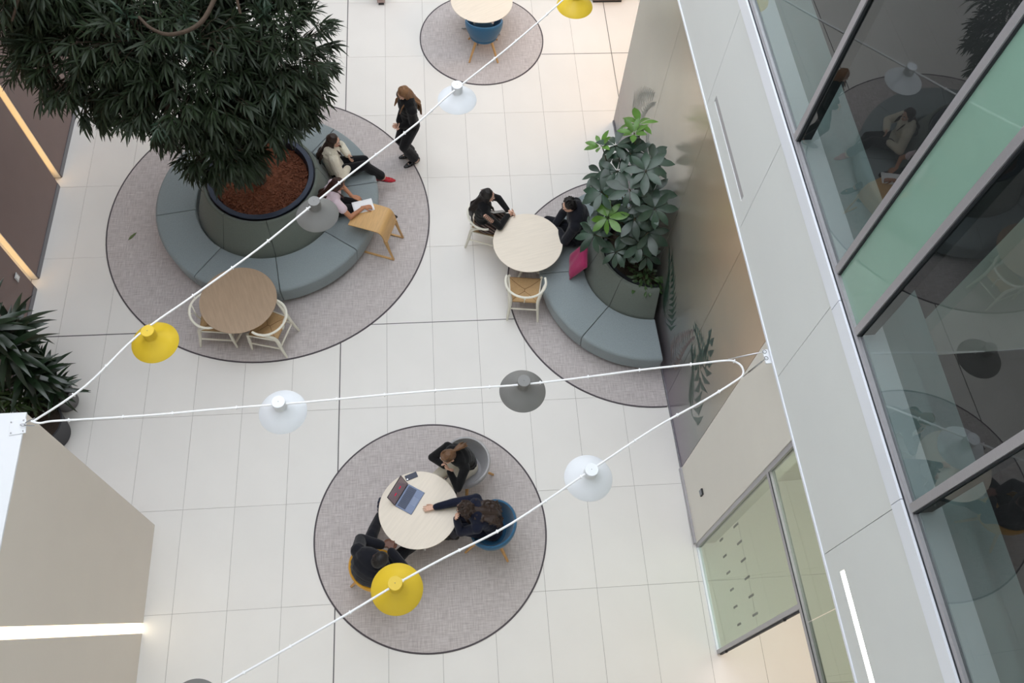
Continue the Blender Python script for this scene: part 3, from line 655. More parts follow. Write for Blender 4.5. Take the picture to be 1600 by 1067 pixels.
# ================================================================ LAPTOP, PHONE
lp = thing('laptop', 'open slate blue laptop with dark screen on the pale table', 'laptop', (-0.655, 3.500, 0.7415), math.radians(58))
boxo('base', -0.168, 0.168, -0.245, 0.0, 0.0, 0.011, M['slate'], lp, bevel=0.004)
boxo('keyboard_deck', -0.150, 0.150, -0.140, -0.022, 0.011, 0.0118, mat('keyboard_well', (88, 98, 124), 0.6), lp)
km = bmesh.new(); box(km, -0.0095, 0.0095, -0.0085, 0.0085, 0, 0.0022); km = bm_mesh('key', km)
for r in range(6):
    for c in range(13):
        if r == 5 and 3 <= c <= 8: continue
        link('key', km, M['key'], lp, loc=(-0.1375 + c * 0.0229, -0.032 - r * 0.0192, 0.0119))
boxo('space_bar', -0.078, 0.056, -0.1365, -0.1195, 0.0119, 0.0141, M['key'], lp)
boxo('touchpad', -0.055, 0.055, -0.225, -0.155, 0.011, 0.0115, mat('touchpad_blue', (120, 134, 164), 0.35), lp)
tubeo('hinge', [(-0.155, 0.004, 0.008), (0.155, 0.004, 0.008)], 0.007, M['black'], lp)
TL = Matrix.Translation((0, 0.006, 0.010)) @ Matrix.Rotation(math.radians(-24), 4, 'X')
ld = boxo('lid', -0.168, 0.168, 0.0, 0.007, 0.0, 0.225, M['black'], lp, bevel=0.003, mtx=TL)
scr = bpy.data.materials.new('laptop_screen'); scr.use_nodes = True
b_ = scr.node_tree.nodes['Principled BSDF']; b_.inputs['Base Color'].default_value = (0.02, 0.02, 0.02, 1); b_.inputs['Roughness'].default_value = 0.12
b_.inputs['Emission Color'].default_value = lin((104, 90, 94)); b_.inputs['Emission Strength'].default_value = 0.55
sc_o = boxo('screen', -0.160, 0.160, -0.001, -0.0002, 0.010, 0.217, scr, lp, mtx=TL)
red = emis('red_screen_shape', (150, 14, 52), 0.9)
for x in (-0.058, 0.048): boxo('red_figure', x - 0.021, x + 0.021, -0.0016, -0.0011, 0.098, 0.120, red, sc_o, mtx=TL)
for x in (-0.058, 0.048, 0.11): boxo('screen_caption', x - 0.018, x + 0.018, -0.0016, -0.0011, 0.052, 0.055, M['decal'], sc_o, mtx=TL)
ph = thing('phone', 'dark blue phone lying beside the laptop on the pale table', 'phone', (-0.527, 3.745, 0.7415), math.radians(20))
boxo('body', -0.080, 0.080, -0.038, 0.038, 0, 0.008, mat('navy_phone_case', (44, 50, 72), 0.45), ph, bevel=0.006)
b = bmesh.new(); lathe(b, [(0, 0.008), (0.013, 0.008), (0.013, 0.0098), (0.009, 0.0102), (0, 0.0102)], 20); obj('camera_ring', b, M['steel'], ph, smooth=True, loc=(-0.062, -0.02, 0.0005))

# ================================================================ PENDANTS, CABLE
PZ = 3.98
LAMPS = [((0.248, 7.449), 'white', 'white cone pendant near the standing woman'),
         ((-2.947, 4.294), 'yellow', 'yellow cone pendant at the edge of the large rug above the potted plants'),
         ((-1.629, 3.465), 'white', 'white cone pendant over bare floor near the left block'),
         ((0.747, 3.574), 'grey', 'grey cone pendant over bare floor in the middle of the level cable run'),
         ((1.314, 2.627), 'white', 'white cone pendant right of the laptop table, at the rug edge'),
         ((-0.532, 1.683), 'yellow', 'yellow cone pendant in front of the man in the dark suit'),
         ((-1.367, 5.817), 'grey', 'grey cone pendant over the ring sofa beside the woman in pink'),
         ((1.84, 9.01), 'yellow', 'yellow cone pendant cut off by the top edge'),
         ((-2.24, 0.80), 'grey', 'grey cone pendant barely in view at the bottom edge')]
protos = {}
for (x, y), colr, lb in LAMPS:
    if colr in protos:
        c = copy_tree(protos[colr]); c.location = (x, y, PZ); c['label'] = lb; continue
    t = thing('pendant_lamp', lb, 'lamp', (x, y, PZ), 0, 'cone pendants on the cable'); protos[colr] = t; mm = M['lamp_' + colr]
    b = bmesh.new(); lathe(b, [(0.060, -0.122), (0.064, -0.118), (0.066, -0.004), (0.062, 0.0), (0.0, 0.0)], 32); obj('cap', b, mm, t, smooth=True, autosm=35)
    b = bmesh.new(); lathe(b, [(0.055, -0.10), (0.058, -0.115), (0.075, -0.135), (0.150, -0.195), (0.232, -0.252), (0.235, -0.258), (0.230, -0.257), (0.148, -0.200), (0.073, -0.141), (0.055, -0.12)], 56, closed_profile=True); obj('shade', b, mm, t, smooth=True, autosm=45)
    b = bmesh.new(); lathe(b, [(0, 0.0002), (0.004, 0.0002), (0.004, 0.003), (0, 0.004)], 10); obj('screw', b, M['steel'], t, smooth=True)
    b = bmesh.new(); lathe(b, [(0, -0.20), (0.03, -0.19), (0.045, -0.165), (0.035, -0.14), (0.02, -0.123), (0, -0.123)], 20); obj('bulb', b, M['lamp_white'], t, smooth=True)
CA = [(-3.91, 3.389, 3.93), (-3.469, 3.729, 3.95), (-3.035, 4.26, 3.96), (-2.546, 4.695, 3.95), (-1.943, 5.237, 3.94), (-1.44, 5.74, 3.94), (-0.996, 6.168, 3.96), (-0.245, 6.877, 3.96), (0.18, 7.36, 3.94), (0.86, 8.001, 3.97), (1.556, 8.753, 3.96), (2.2, 9.5, 3.98), (3.05, 10.6, 4.15)]
CB = [(-3.92, 3.40, 3.93), (-3.84, 3.375, 3.93), (-3.71, 3.39, 3.93), (-3.3, 3.39, 3.94), (-2.72, 3.405, 3.94), (-2.25, 3.43, 3.94), (-1.70, 3.455, 3.93), (-1.35, 3.465, 3.94), (-0.62, 3.50, 3.95), (0.0, 3.525, 3.95), (0.67, 3.55, 3.93), (1.262, 3.584, 3.95), (1.912, 3.642, 3.96), (2.436, 3.67, 3.98), (2.80, 3.687, 4.0), (2.90, 3.66, 4.0), (2.945, 3.605, 4.0), (2.94, 3.53, 4.0), (2.86, 3.465, 4.0), (2.497, 3.269, 3.98), (2.0, 3.03, 3.96), (1.37, 2.67, 3.93), (0.528, 2.164, 3.95), (-0.061, 1.90, 3.95), (-0.47, 1.71, 3.93), (-1.061, 1.391, 3.95), (-1.936, 0.956, 3.95), (-2.3, 0.78, 3.94), (-3.3, 0.25, 3.95)]
for nm, pts in (('cable', CA), ('cable', CB)):
    lab = 'white cable running from the left block up past the tree and the standing woman' if pts is CA else 'white cable looping from the left block to the right fascia and back down'
    p = smooth_pts(pts, 5); ca = thing('cable', lab, 'cable', (0, 0, 0))
    tubeo('sheath', p, 0.0108, M['cable'], ca, 8)
    tubeo('steel_wire', [q + V(0.004, 0.006, -0.016) for q in p], 0.003, M['steel'], ca, 5)
    L_ = 0; nxt = 0.3; b = None; tm = bmesh.new(); box(tm, -0.006, 0.006, -0.014, 0.014, -0.014, 0.017); tm = bm_mesh('cable_tie', tm)
    for a_, c_ in zip(p, p[1:]):
        L_ += (c_ - a_).length
        if L_ > nxt: nxt += 0.5; o = link('cable_tie', tm, M['cable'], ca, loc=c_); o.rotation_euler = (0, 0, math.atan2(c_.y - a_.y, c_.x - a_.x))
# anchors
an = thing('cable_anchor', 'white cable anchor plate on top of the left block', 'anchor', (-4.02, 3.36, 3.902), math.radians(8))
boxo('plate', -0.10, 0.05, -0.075, 0.075, 0, 0.008, M['block_top'], an, bevel=0.002)
for x in (-0.08, 0.03):
    for y in (-0.055, 0.055):
        b = bmesh.new(); lathe(b, [(0.008, 0.008), (0.008, 0.013), (0, 0.015)], 8); obj('bolt', b, M['steel'], an, loc=(x, y, 0))
tubeo('eye_ring', [(0.03 + 0.02 * math.cos(a), 0, 0.03 + 0.02 * math.sin(a)) for a in np.linspace(0, 2 * PI, 17)], 0.004, M['steel'], an, 6)
for yy in (-0.02, 0.03):
    tubeo('turnbuckle', [(0.05, yy * .4, 0.03), (0.09, yy, 0.035), (0.14, yy * 1.6, 0.035)], [0.004, 0.007, 0.004], M['steel'], an, 6)
an2 = thing('cable_anchor', 'white anchor bracket with steel turnbuckles on the fascia edge', 'anchor', (3.17, 3.60, 4.235), math.atan(0.0291))
boxo('plate', -0.075, -0.003, -0.075, 0.075, -0.01, 0.01, M['block_top'], an2, bevel=0.002)
for (p0, p1) in (((-0.06, 0.05, 0.012), (-0.365, 0.09, -0.19)), ((-0.06, -0.02, 0.012), (-0.245, -0.10, -0.215))):
    p0, p1 = V(p0), V(p1); tubeo('turnbuckle', [p0, p0.lerp(p1, .15), p0.lerp(p1, .2), p0.lerp(p1, .75), p0.lerp(p1, .8), p1], [0.004, 0.004, 0.008, 0.008, 0.004, 0.004], M['steel'], an2, 6)
    tubeo('eye_ring', [p0 + V(0.018 * math.cos(a), 0.018 * math.sin(a), 0) for a in np.linspace(0, 2 * PI, 13)], 0.004, M['steel'], an2, 6)
# ================================================================ PEOPLE
def capsule(bm, p0, r0, p1, r1, n=10, k=3):
    """tapered capsule between two joints, a closed surface"""
    p0, p1 = Vector(p0), Vector(p1); d = p1 - p0; L = d.length
    if L < 1e-6: d = V(0, 0, 1); L = 1e-6
    d = d / L; u, w = frame_from(d); rings = []
    prof = [(-r0 * math.cos(a), r0 * math.sin(a)) for a in [PI / 2 * i / k for i in range(1, k + 1)]] + [(L + r1 * math.sin(a), r1 * math.cos(a)) for a in [PI / 2 * i / k for i in range(0, k)]]
    for t, r in prof: rings.append([bm.verts.new(p0 + d * t + u * (r * math.cos(2 * PI * q / n)) + w * (r * math.sin(2 * PI * q / n))) for q in range(n)])
    a = bm.verts.new(p0 - d * r0); b = bm.verts.new(p1 + d * r1)
    for A, B in zip(rings, rings[1:]):
        for q in range(n): bm.faces.new((A[q], B[q], B[(q + 1) % n], A[(q + 1) % n]))
    for q in range(n): bm.faces.new((a, rings[0][q], rings[0][(q + 1) % n])); bm.faces.new((b, rings[-1][(q + 1) % n], rings[-1][q]))
def chain(bm, pts, rads, n=10):
    for i in range(len(pts) - 1): capsule(bm, pts[i], rads[i], pts[i + 1], rads[i + 1], n)
def ell(bm, c, ax, rad, n=14, k=9):
    ax = [Vector(a).normalized() for a in ax]; c = Vector(c); rings = []
    for i in range(1, k):
        a = PI * i / k; rings.append([bm.verts.new(c + ax[2] * (rad[2] * math.cos(a)) + ax[0] * (rad[0] * math.sin(a) * math.cos(2 * PI * q / n)) + ax[1] * (rad[1] * math.sin(a) * math.sin(2 * PI * q / n))) for q in range(n)])
    t = bm.verts.new(c + ax[2] * rad[2]); b = bm.verts.new(c - ax[2] * rad[2])
    for A, B in zip(rings, rings[1:]):
        for q in range(n): bm.faces.new((A[q], B[q], B[(q + 1) % n], A[(q + 1) % n]))
    for q in range(n): bm.faces.new((t, rings[0][q], rings[0][(q + 1) % n])); bm.faces.new((b, rings[-1][(q + 1) % n], rings[-1][q]))
def fuse(name, bm, voxel, material, parent, smooth_it=2, subtract_loc=None):
    """fuse overlapping closed forms into one continuous skin"""
    bmesh.ops.recalc_face_normals(bm, faces=bm.faces)
    me = bpy.data.meshes.new(name); bm.to_mesh(me); bm.free()
    o = bpy.data.objects.new(name, me); COL.objects.link(o)
    r = o.modifiers.new('r', 'REMESH'); r.mode = 'VOXEL'; r.voxel_size = voxel
    if smooth_it: s = o.modifiers.new('s', 'SMOOTH'); s.factor = 0.5; s.iterations = smooth_it
    dg = bpy.context.evaluated_depsgraph_get(); new = bpy.data.meshes.new_from_object(o.evaluated_get(dg)); new.name = name
    o.modifiers.clear(); o.data = new; bpy.data.meshes.remove(me)
    new.materials.clear(); new.materials.append(material); new.polygons.foreach_set('use_smooth', [True] * len(new.polygons))
    o.parent = parent
    if parent: o.matrix_parent_inverse = Matrix.Identity(4); o.location = -Vector(parent.location)
    return o
def ik(a, b, l1, l2, pole):
    """middle joint of a two-bone chain from a to b, bending towards pole; the end is pulled in when out of reach"""
    a, b = Vector(a), Vector(b); d = b - a; L = d.length; mx = (l1 + l2) * 0.995
    if L > mx: b = a + d * (mx / L); L = mx; d = b - a
    L = max(L, abs(l1 - l2) + 0.02); dn = d.normalized()
    x = (l1 * l1 - l2 * l2 + L * L) / (2 * L); h = math.sqrt(max(0, l1 * l1 - x * x))
    p = Vector(pole); p = (p - dn * p.dot(dn)); p = p.normalized() if p.length > 1e-6 else frame_from(dn)[0]
    return a + dn * x + p * h, b
def hand(bm, wrist, d, n, side, curl=0.35, scale=1.0, spread=0.10, thumb=0.6, point=None):
    """palm, four unequal fingers with three joints, thumb leaving the side of the palm"""
    d = Vector(d).normalized(); n = Vector(n); n = (n - d * n.dot(d)).normalized(); s = d.cross(n) * side     # s points to the thumb side
    w = Vector(wrist); S = scale
    capsule(bm, w - d * 0.03, 0.024 * S, w + d * 0.015 * S, 0.023 * S)
    for q in (-1, -0.33, 0.33, 1):
        capsule(bm, w + d * 0.02 * S + s * (0.017 * q * S), 0.0145 * S, w + d * 0.083 * S + s * (0.028 * q * S), 0.0115 * S, 8, 2)
    ln = {1: 0.071, 0.33: 0.080, -0.33: 0.074, -1: 0.058}
    for q, L in ln.items():
        base = w + d * 0.086 * S + s * (0.028 * q * S); fd = (d + s * (spread * q * 1.3)).normalized(); c = curl
        if point is not None and q == 1: c = point
        a = c * 0.5; p = base; r = 0.0088 * S
        for seg, fr in enumerate((0.45, 0.31, 0.24)):
            dir_ = fd * math.cos(a) - n * math.sin(a); p2 = p + dir_ * (L * fr * S); capsule(bm, p, r, p2, r * 0.92, 8, 2); p = p2; r *= 0.9; a += c
    b0 = w + d * 0.022 * S + s * 0.022 * S; t1 = (d * 0.65 + s * thumb - n * 0.35).normalized(); p1 = b0 + t1 * 0.042 * S; t2 = (d * 0.9 + s * thumb * 0.35 - n * 0.4).normalized(); p2 = p1 + t2 * 0.032 * S; p3 = p2 + (t2 + d * 0.3).normalized() * 0.024 * S
    capsule(bm, b0, 0.0135 * S, p1, 0.0108 * S, 8, 2); capsule(bm, p1, 0.0106 * S, p2, 0.0095 * S, 8, 2); capsule(bm, p2, 0.0095 * S, p3, 0.008 * S, 8, 2)
def cloth(name, rgb, bump=0.5, scale=9, rough=0.9, noise=0.06, sheen=0.15, bs=14, **k):
    return mat(name, rgb, rough, noise=noise, scale=scale, bump=bump, bscale=bs, sub=sheen, spec=0.15, **k)
def human(name_label, P):
    """P: joints in metres, in the room. keys: pelvis, neck, head, face, sh (left->right shoulder), hip (left->right), hands, elbows, feet, knees, toes"""
    pel, neck, head = Vector(P['pelvis']), Vector(P['neck']), Vector(P['head']); S = P.get('size', 1.04 if not P.get('male') else 1.08); male = P.get('male', False)
    root = thing('person', name_label, 'person', (round(P['root'][0], 3), round(P['root'][1], 3), P.get('rz', 0.01)))
    sh = Vector(P['sh']).normalized(); hp = Vector(P.get('hip', P['sh'])).normalized()
    f = Vector(P['face']).normalized(); sw = (0.205 if male else 0.178) * S; hw = 0.088 * S
    spine_dir = (neck - pel).normalized(); fwd = spine_dir.cross(sh).normalized() * -1
    fwd = sh.cross(spine_dir).normalized()
    # sh points from left to right shoulder; front = up x right ... keep the one agreeing with 'front'
    if fwd.dot(Vector(P['front'])) < 0: fwd = -fwd
    hfw = Vector(P['front'])
    shoulders = {-1: neck - spine_dir * 0.055 * S - sh * sw + fwd * 0.01, 1: neck - spine_dir * 0.055 * S + sh * sw + fwd * 0.01}
    hips = {-1: pel - hp * hw, 1: pel + hp * hw}
    bend = P.get('bend', 0.0)
    def spine(t): # 0 pelvis .. 1 neck, bowed backwards when slouching
        return pel.lerp(neck, t) - fwd * (bend * 4 * t * (1 - t))
    arms, legs = {}, {}
    for i, s in enumerate((-1, 1)):
        arms[s] = ik(shoulders[s], P['hands'][i], 0.285 * S, 0.25 * S, P['elbows'][i])
        legs[s] = ik(hips[s], P['feet'][i], 0.43 * S, 0.42 * S, P['knees'][i])
    ws = [0.150, 0.138, 0.128, 0.140, 0.158, 0.150] if not male else [0.158, 0.158, 0.160, 0.172, 0.188, 0.175]
    ds = [0.108, 0.098, 0.092, 0.105, 0.112, 0.088] if not male else [0.115, 0.115, 0.115, 0.122, 0.125, 0.10]
    def torso(bm, g, t0=0.0, t1=1.0):
        tt = [0.02, 0.2, 0.4, 0.58, 0.76, 0.89]
        for (t, w_, d_) in zip(tt, ws, ds):
            if t < t0 - 1e-3 or t > t1: continue
            ax = hp.lerp(sh, t).normalized(); up_ = (spine(min(1, t + .05)) - spine(max(0, t - .05))).normalized(); fr = ax.cross(up_).normalized()
            for q in (0, 0.5):
                tq = t + q * 0.18
                if tq > t1: continue
                ell(bm, spine(tq), (ax, fr, up_), (w_ * S + g, d_ * S + g, 0.085 * S + g))
        if t1 > 0.8:
            for s in (-1, 1): capsule(bm, spine(0.9) , 0.062 * S + g, shoulders[s], 0.050 * S + g)
    def arm(bm, s, g, upto=1.0, thick=1.0):
        e, w_ = arms[s]; a = shoulders[s]
        capsule(bm, a, (0.050 * S) * thick + g, e, 0.037 * S * thick + g)
        if upto > 0.5:
            q = e.lerp(w_, (upto - 0.5) * 2); rr = 0.036 + (0.026 - 0.036) * ((upto - 0.5) * 2)
            capsule(bm, e, 0.038 * S * thick + g, q, rr * S * thick + g)
    def leg(bm, s, g, upto=1.0, thick=1.0):
        k_, a_ = legs[s]; h = hips[s]
        capsule(bm, h, 0.088 * S * thick + g, k_, 0.055 * S * thick + g, 12)
        if upto > 0.5:
            q = k_.lerp(a_, (upto - 0.5) * 2); m_ = k_.lerp(a_, 0.3) 
            capsule(bm, k_, 0.054 * S * thick + g, k_.lerp(a_, 0.3 * (upto - .5) * 2), 0.053 * S * thick + g); capsule(bm, k_.lerp(a_, 0.3 * (upto - .5) * 2), 0.053 * S * thick + g, q, (0.036 + P.get('flare', 0.0)) * S * thick + g)
    u0 = Vector(P.get('headup', (head - neck).normalized() * 0.6 + V(0, 0, 0.6))); rt = f.cross(u0).normalized(); u = rt.cross(f).normalized()
    hs = S * 0.96
    # ---- body: one continuous skin
    bm = bmesh.new(); torso(bm, 0); 
    for s in (-1, 1): arm(bm, s, 0); leg(bm, s, 0)
    capsule(bm, spine(0.95), 0.055 * S, head - u * 0.06 * hs - f * 0.012, 0.052 * S)
    ell(bm, head + u * 0.025 * hs - f * 0.012 * hs, (rt, f, u), (0.074 * hs, 0.094 * hs, 0.088 * hs))
    ell(bm, head - u * 0.045 * hs + f * 0.022 * hs, (rt, f, u), (0.058 * hs, 0.066 * hs, 0.070 * hs))
    ell(bm, head - u * 0.092 * hs + f * 0.060 * hs, (rt, f, u), (0.026 * hs, 0.022 * hs, 0.020 * hs))
    capsule(bm, head + u * 0.004 * hs + f * 0.082 * hs, 0.009 * hs, head - u * 0.034 * hs + f * 0.103 * hs, 0.012 * hs)
    for s in (-1, 1):
        ell(bm, head - u * 0.036 * hs + f * 0.098 * hs + rt * s * 0.010 * hs, (rt, f, u), (0.008, 0.008, 0.007))
        ell(bm, head + rt * s * 0.075 * hs - u * 0.012 * hs - f * 0.012 * hs, (rt, f, u), (0.011, 0.020, 0.031))
        capsule(bm, head + u * 0.030 * hs + f * 0.079 * hs + rt * s * 0.018 * hs, 0.009, head + u * 0.028 * hs + f * 0.068 * hs + rt * s * 0.045 * hs, 0.008)
        ell(bm, head - u * 0.025 * hs + f * 0.062 * hs + rt * s * 0.036 * hs, (rt, f, u), (0.022, 0.020, 0.022))
    for i, s in enumerate((-1, 1)):
        hd = P['handdir'][i]; hand(bm, arms[s][1], hd[0], hd[1], hd[2], *(hd[3] if len(hd) > 3 else (0.35,)), scale=S * (1.05 if male else 0.95))
        td = Vector(P['toes'][i]).normalized(); an_ = legs[s][1]; dn = Vector(P['soles'][i]) if 'soles' in P else V(0, 0, -1)
        capsule(bm, an_, 0.036 * S, an_ + dn * 0.04 - td * 0.02, 0.032 * S); capsule(bm, an_ + dn * 0.045 - td * 0.03, 0.028 * S, an_ + dn * 0.055 + td * 0.13 * S, 0.024 * S)
    body = fuse('body', bm, 0.0062, P['skin'], root, 2)
    # face: eyes, brows, lips
    for s in (-1, 1):
        b = bmesh.new(); ell(b, head + u * 0.010 * hs + f * 0.079 * hs + rt * s * 0.031 * hs, (rt, f, u), (0.0125, 0.011, 0.008), 10, 6)
        e = obj('eye', b, M['eyewhite'], body, smooth=True)
        b = bmesh.new(); ell(b, head + u * 0.009 * hs + f * 0.087 * hs + rt * s * 0.031 * hs, (rt, f, u), (0.006, 0.0045, 0.006), 8, 5); obj('iris', b, M['iris'], body, smooth=True)
        b = bmesh.new(); tube(b, [head + u * 0.033 * hs + f * 0.089 * hs + rt * s * 0.014 * hs, head + u * 0.040 * hs + f * 0.085 * hs + rt * s * 0.032 * hs, head + u * 0.034 * hs + f * 0.072 * hs + rt * s * 0.050 * hs], [0.0035, 0.004, 0.002], 6); obj('eyebrow', b, P['hair'], body, smooth=True)
    b = bmesh.new(); tube(b, [head - u * 0.062 * hs + f * 0.080 * hs - rt * 0.024, head - u * 0.060 * hs + f * 0.091 * hs, head - u * 0.062 * hs + f * 0.080 * hs + rt * 0.024], [0.003, 0.007, 0.003], 8); obj('lips', b, P.get('lips', M['lips']), body, smooth=True)
    # ---- clothes
    sl = P.get('sleeve', 0.97); g = P.get('loose', 0.012) + 0.006
    bm = bmesh.new(); torso(bm, g, 0.02 if P.get('tuck') else 0.0, 1.1)
    if not P.get('tuck'): ell(bm, pel - spine_dir * 0.02, (hp, hp.cross(spine_dir), spine_dir), (ws[0] * S + g + 0.012, ds[0] * S + g + 0.012, 0.10))
    for s in (-1, 1):
        e, w_ = arms[s]
        if sl > 0.5: arm(bm, s, g * 0.8, sl, P.get('slthick', 1.0)); capsule(bm, w_.lerp(e, 0.14), 0.031 * S + g * .6, w_.lerp(e, 0.05), 0.029 * S + g * .6)
        else: capsule(bm, shoulders[s], 0.052 * S + g, shoulders[s].lerp(e, sl * 2), 0.045 * S + g * 1.4)
    if P.get('collar', True): capsule(bm, spine(0.93), 0.065 * S + g * .5, spine(1.0) + (head - neck) * P.get('polo', 0.12), 0.056 * S + g * .4)
    top = fuse(P.get('topname', 'sweater'), bm, 0.010, P['top'], root, 3)
    bm = bmesh.new(); g2 = 0.018
    ell(bm, pel, (hp, hp.cross(spine_dir), spine_dir), (ws[0] * S + g2, ds[0] * S + g2, 0.10))
    for s in (-1, 1): leg(bm, s, g2, P.get('legup', 0.94), P.get('lthick', 1.0))
    for s in (-1, 1): capsule(bm, pel, 0.10 * S + g2, hips[s], 0.09 * S + g2)
    fuse('trousers', bm, 0.010, P['bottom'], root, 3)
    # shoes
    for i, s in enumerate((-1, 1)):
        td = Vector(P['toes'][i]).normalized(); an_ = legs[s][1]; dn = (Vector(P['soles'][i]) if 'soles' in P else V(0, 0, -1)).normalized(); sd = td.cross(dn)
        bm = bmesh.new(); flat = P.get('shoe_low', False)
        for t, w_, h_, o_ in ((-0.045, 0.031, 0.032 if flat else 0.040, 0.040), (0.0, 0.034, 0.030 if flat else 0.038, 0.045), (0.06, 0.040, 0.026, 0.052), (0.11, 0.042, 0.022, 0.056), (0.155, 0.034, 0.017, 0.060), (0.185, 0.020, 0.012, 0.063)):
            ell(bm, an_ + td * t * S * 0.95 + dn * (o_ * S), (td, sd, dn), (0.050, w_ + 0.010, h_ + 0.010))
        so = fuse('shoe', bm, 0.007, P['shoe'], root, 2)
        if P.get('sole', True):
            b = bmesh.new()
            pts = [(-0.08, 0.0), (-0.07, 0.026), (0.0, 0.033), (0.08, 0.043), (0.15, 0.038), (0.195, 0.018), (0.21, 0.0)]; ring = [(x, y) for x, y in pts] + [(x, -y) for x, y in pts[-2:0:-1]]
            lo = [b.verts.new(an_ + td * x * S + sd * y + dn * (0.079 * S)) for x, y in ring]; hi = [b.verts.new(an_ + td * x * S + sd * y + dn * (0.068 * S)) for x, y in ring]
            b.faces.new(lo); b.faces.new(hi[::-1])
            for k in range(len(lo)): b.faces.new((lo[k - 1], lo[k], hi[k], hi[k - 1]))
            o = obj('sole', b, M['black'], so)
    # hair: cap plus locks that fall as given
    bm = bmesh.new(); hc = head + u * 0.035 * hs - f * 0.022 * hs
    ell(bm, hc, (rt, f, u), (0.083 * hs, 0.092 * hs, 0.086 * hs), 18, 12)
    ell(bm, hc - u * 0.03 - f * 0.02, (rt, f, u), (0.079 * hs, 0.078 * hs, 0.085 * hs))
    g = P.get('loose', 0.012) + 0.045 * P.get('bend', 0) * 10; st = P.get('style', 'short'); hr = random.Random(P.get('seed', 1))
    bl_ = Vector(P.get('fall', (0, 0, -1))).normalized(); HL = P.get('hairlen', 0.4)
    if st in ('long', 'curly'):
        TL_ = (neck - pel).length; bk = 0.125 * S + P.get('loose', 0.012) + 0.022; curly = st == 'curly'; HW = P.get('hairw', 0.10)
        def back_pt(dn, lat):          # a point resting on the back, dn below the neck
            t = max(0.0, 1 - dn / TL_); ease = min(1, (dn + 0.03) / 0.12); return spine(t) - fwd * (0.065 + (bk - 0.065) * ease) + shv_ * lat
        shv_ = sh; core = [hc - f * 0.02, head - f * 0.045 - u * 0.07, back_pt(0.0, 0), back_pt(HL * 0.35, 0), back_pt(HL * 0.62, 0)]
        chain(bm, core, [0.080, 0.074, 0.062, 0.050 if not curly else 0.06, 0.034 if not curly else 0.05], 10)
        N_ = 34 if not curly else 48
        for k in range(N_):
            a = (k / (N_ - 1) * 2 - 1) * math.radians(P.get('hair_arc', 108)); sn = math.sin(a) * (1 if rt.dot(sh) > 0 else -1)
            start = hc + (rt * math.sin(a) * 0.082 - f * math.cos(a) * 0.088) * hs; start2 = hc + (rt * math.sin(a) * 0.045 - f * math.cos(a) * 0.05) * hs + u * 0.068 * hs
            L_ = HL * hr.uniform(0.72, 1.0); lat = sn * HW; low = (head - u * 0.085) + (rt * math.sin(a) * 0.070 - f * math.cos(a) * 0.075) * hs
            pts = [start2, start, low, back_pt(0.0, lat * 0.75), back_pt(L_ * 0.3, lat), back_pt(L_ * 0.6, lat), back_pt(L_ * 0.85, lat * 0.9)]
            j_ = 0.020 if curly else 0.005; pts = pts[:2] + [p_ + V(hr.uniform(-1, 1), hr.uniform(-1, 1), hr.uniform(-1, 1)) * j_ for p_ in smooth_pts(pts[1:], 2 if curly else 1)[1:]]
            r0 = 0.017 if not curly else 0.021; chain(bm, pts, [0.012] + [r0 * (1 - 0.5 * q / len(pts)) for q in range(len(pts) - 1)], 6)
        if curly:
            for k in range(95):
                if k < 40: d_ = V(hr.gauss(0, 1), hr.gauss(0, 1), hr.gauss(0, 1)).normalized(); q = hc + rt * d_.dot(rt) * 0.095 + f * min(0.02, d_.dot(f) * 0.10) + u * d_.dot(u) * 0.095
                else: q = back_pt(hr.uniform(-0.08, HL * 0.8), hr.uniform(-1, 1) * HW * 1.15) + V(hr.uniform(-1, 1), hr.uniform(-1, 1), hr.uniform(-.3, 1)) * 0.02
                e2 = q + V(hr.uniform(-1, 1), hr.uniform(-1, 1), hr.uniform(-1, .6)) * 0.04; e3 = e2 + V(hr.uniform(-1, 1), hr.uniform(-1, 1), hr.uniform(-1, .6)) * 0.035; chain(bm, [q, e2, e3], [0.017, 0.014, 0.009], 6)
        for s in ((-1, 1) if P.get('front_locks', True) else ()):
            for k in range(3):
                st_ = hc + (rt * s * 0.082 + f * (0.012 + 0.012 * k)) * hs + u * 0.01; ss_ = s * (1 if rt.dot(sh) > 0 else -1)
                m1 = head - u * 0.07 + rt * s * 0.083 * hs + f * 0.01 * k; m2 = spine(0.93) + sh * ss_ * (0.085 + 0.01 * k) + fwd * (0.095 + 0.02 * k) + spine_dir * 0.02; m3 = spine(0.74) + sh * ss_ * (0.085 + 0.008 * k) + fwd * (bk + 0.005)
                chain(bm, [hc + rt * s * 0.04 + u * 0.07 * hs, st_, m1, m2, m3], [0.010, 0.013, 0.013, 0.012, 0.005], 6)
    elif st == 'ponytail':
        c = head - f * 0.105 + u * 0.01; ell(bm, c, (rt, f, u), (0.03, 0.03, 0.03))
        for k in range(9):
            o_ = V(hr.uniform(-1, 1), hr.uniform(-1, 1), hr.uniform(-1, 1)) * 0.016; p1 = c - f * 0.04 + bl_ * 0.02 + o_; p2 = p1 + (bl_ - f * 0.5).normalized() * HL * 0.5 + o_; p3 = p2 + bl_ * HL * 0.4
            chain(bm, [c, p1, p2, p3], [0.014, 0.015, 0.013, 0.006], 6)
        for k in range(24):
            a = (k / 23 * 2 - 1) * 1.9; q = hc + (rt * math.sin(a) * 0.080 + f * math.cos(a) * 0.085) * hs + u * 0.02; chain(bm, [q, hc + (q - hc) * 0.7 + u * 0.075 * hs, c + u * 0.01], [0.009, 0.012, 0.01], 6)
    elif st == 'tousled':
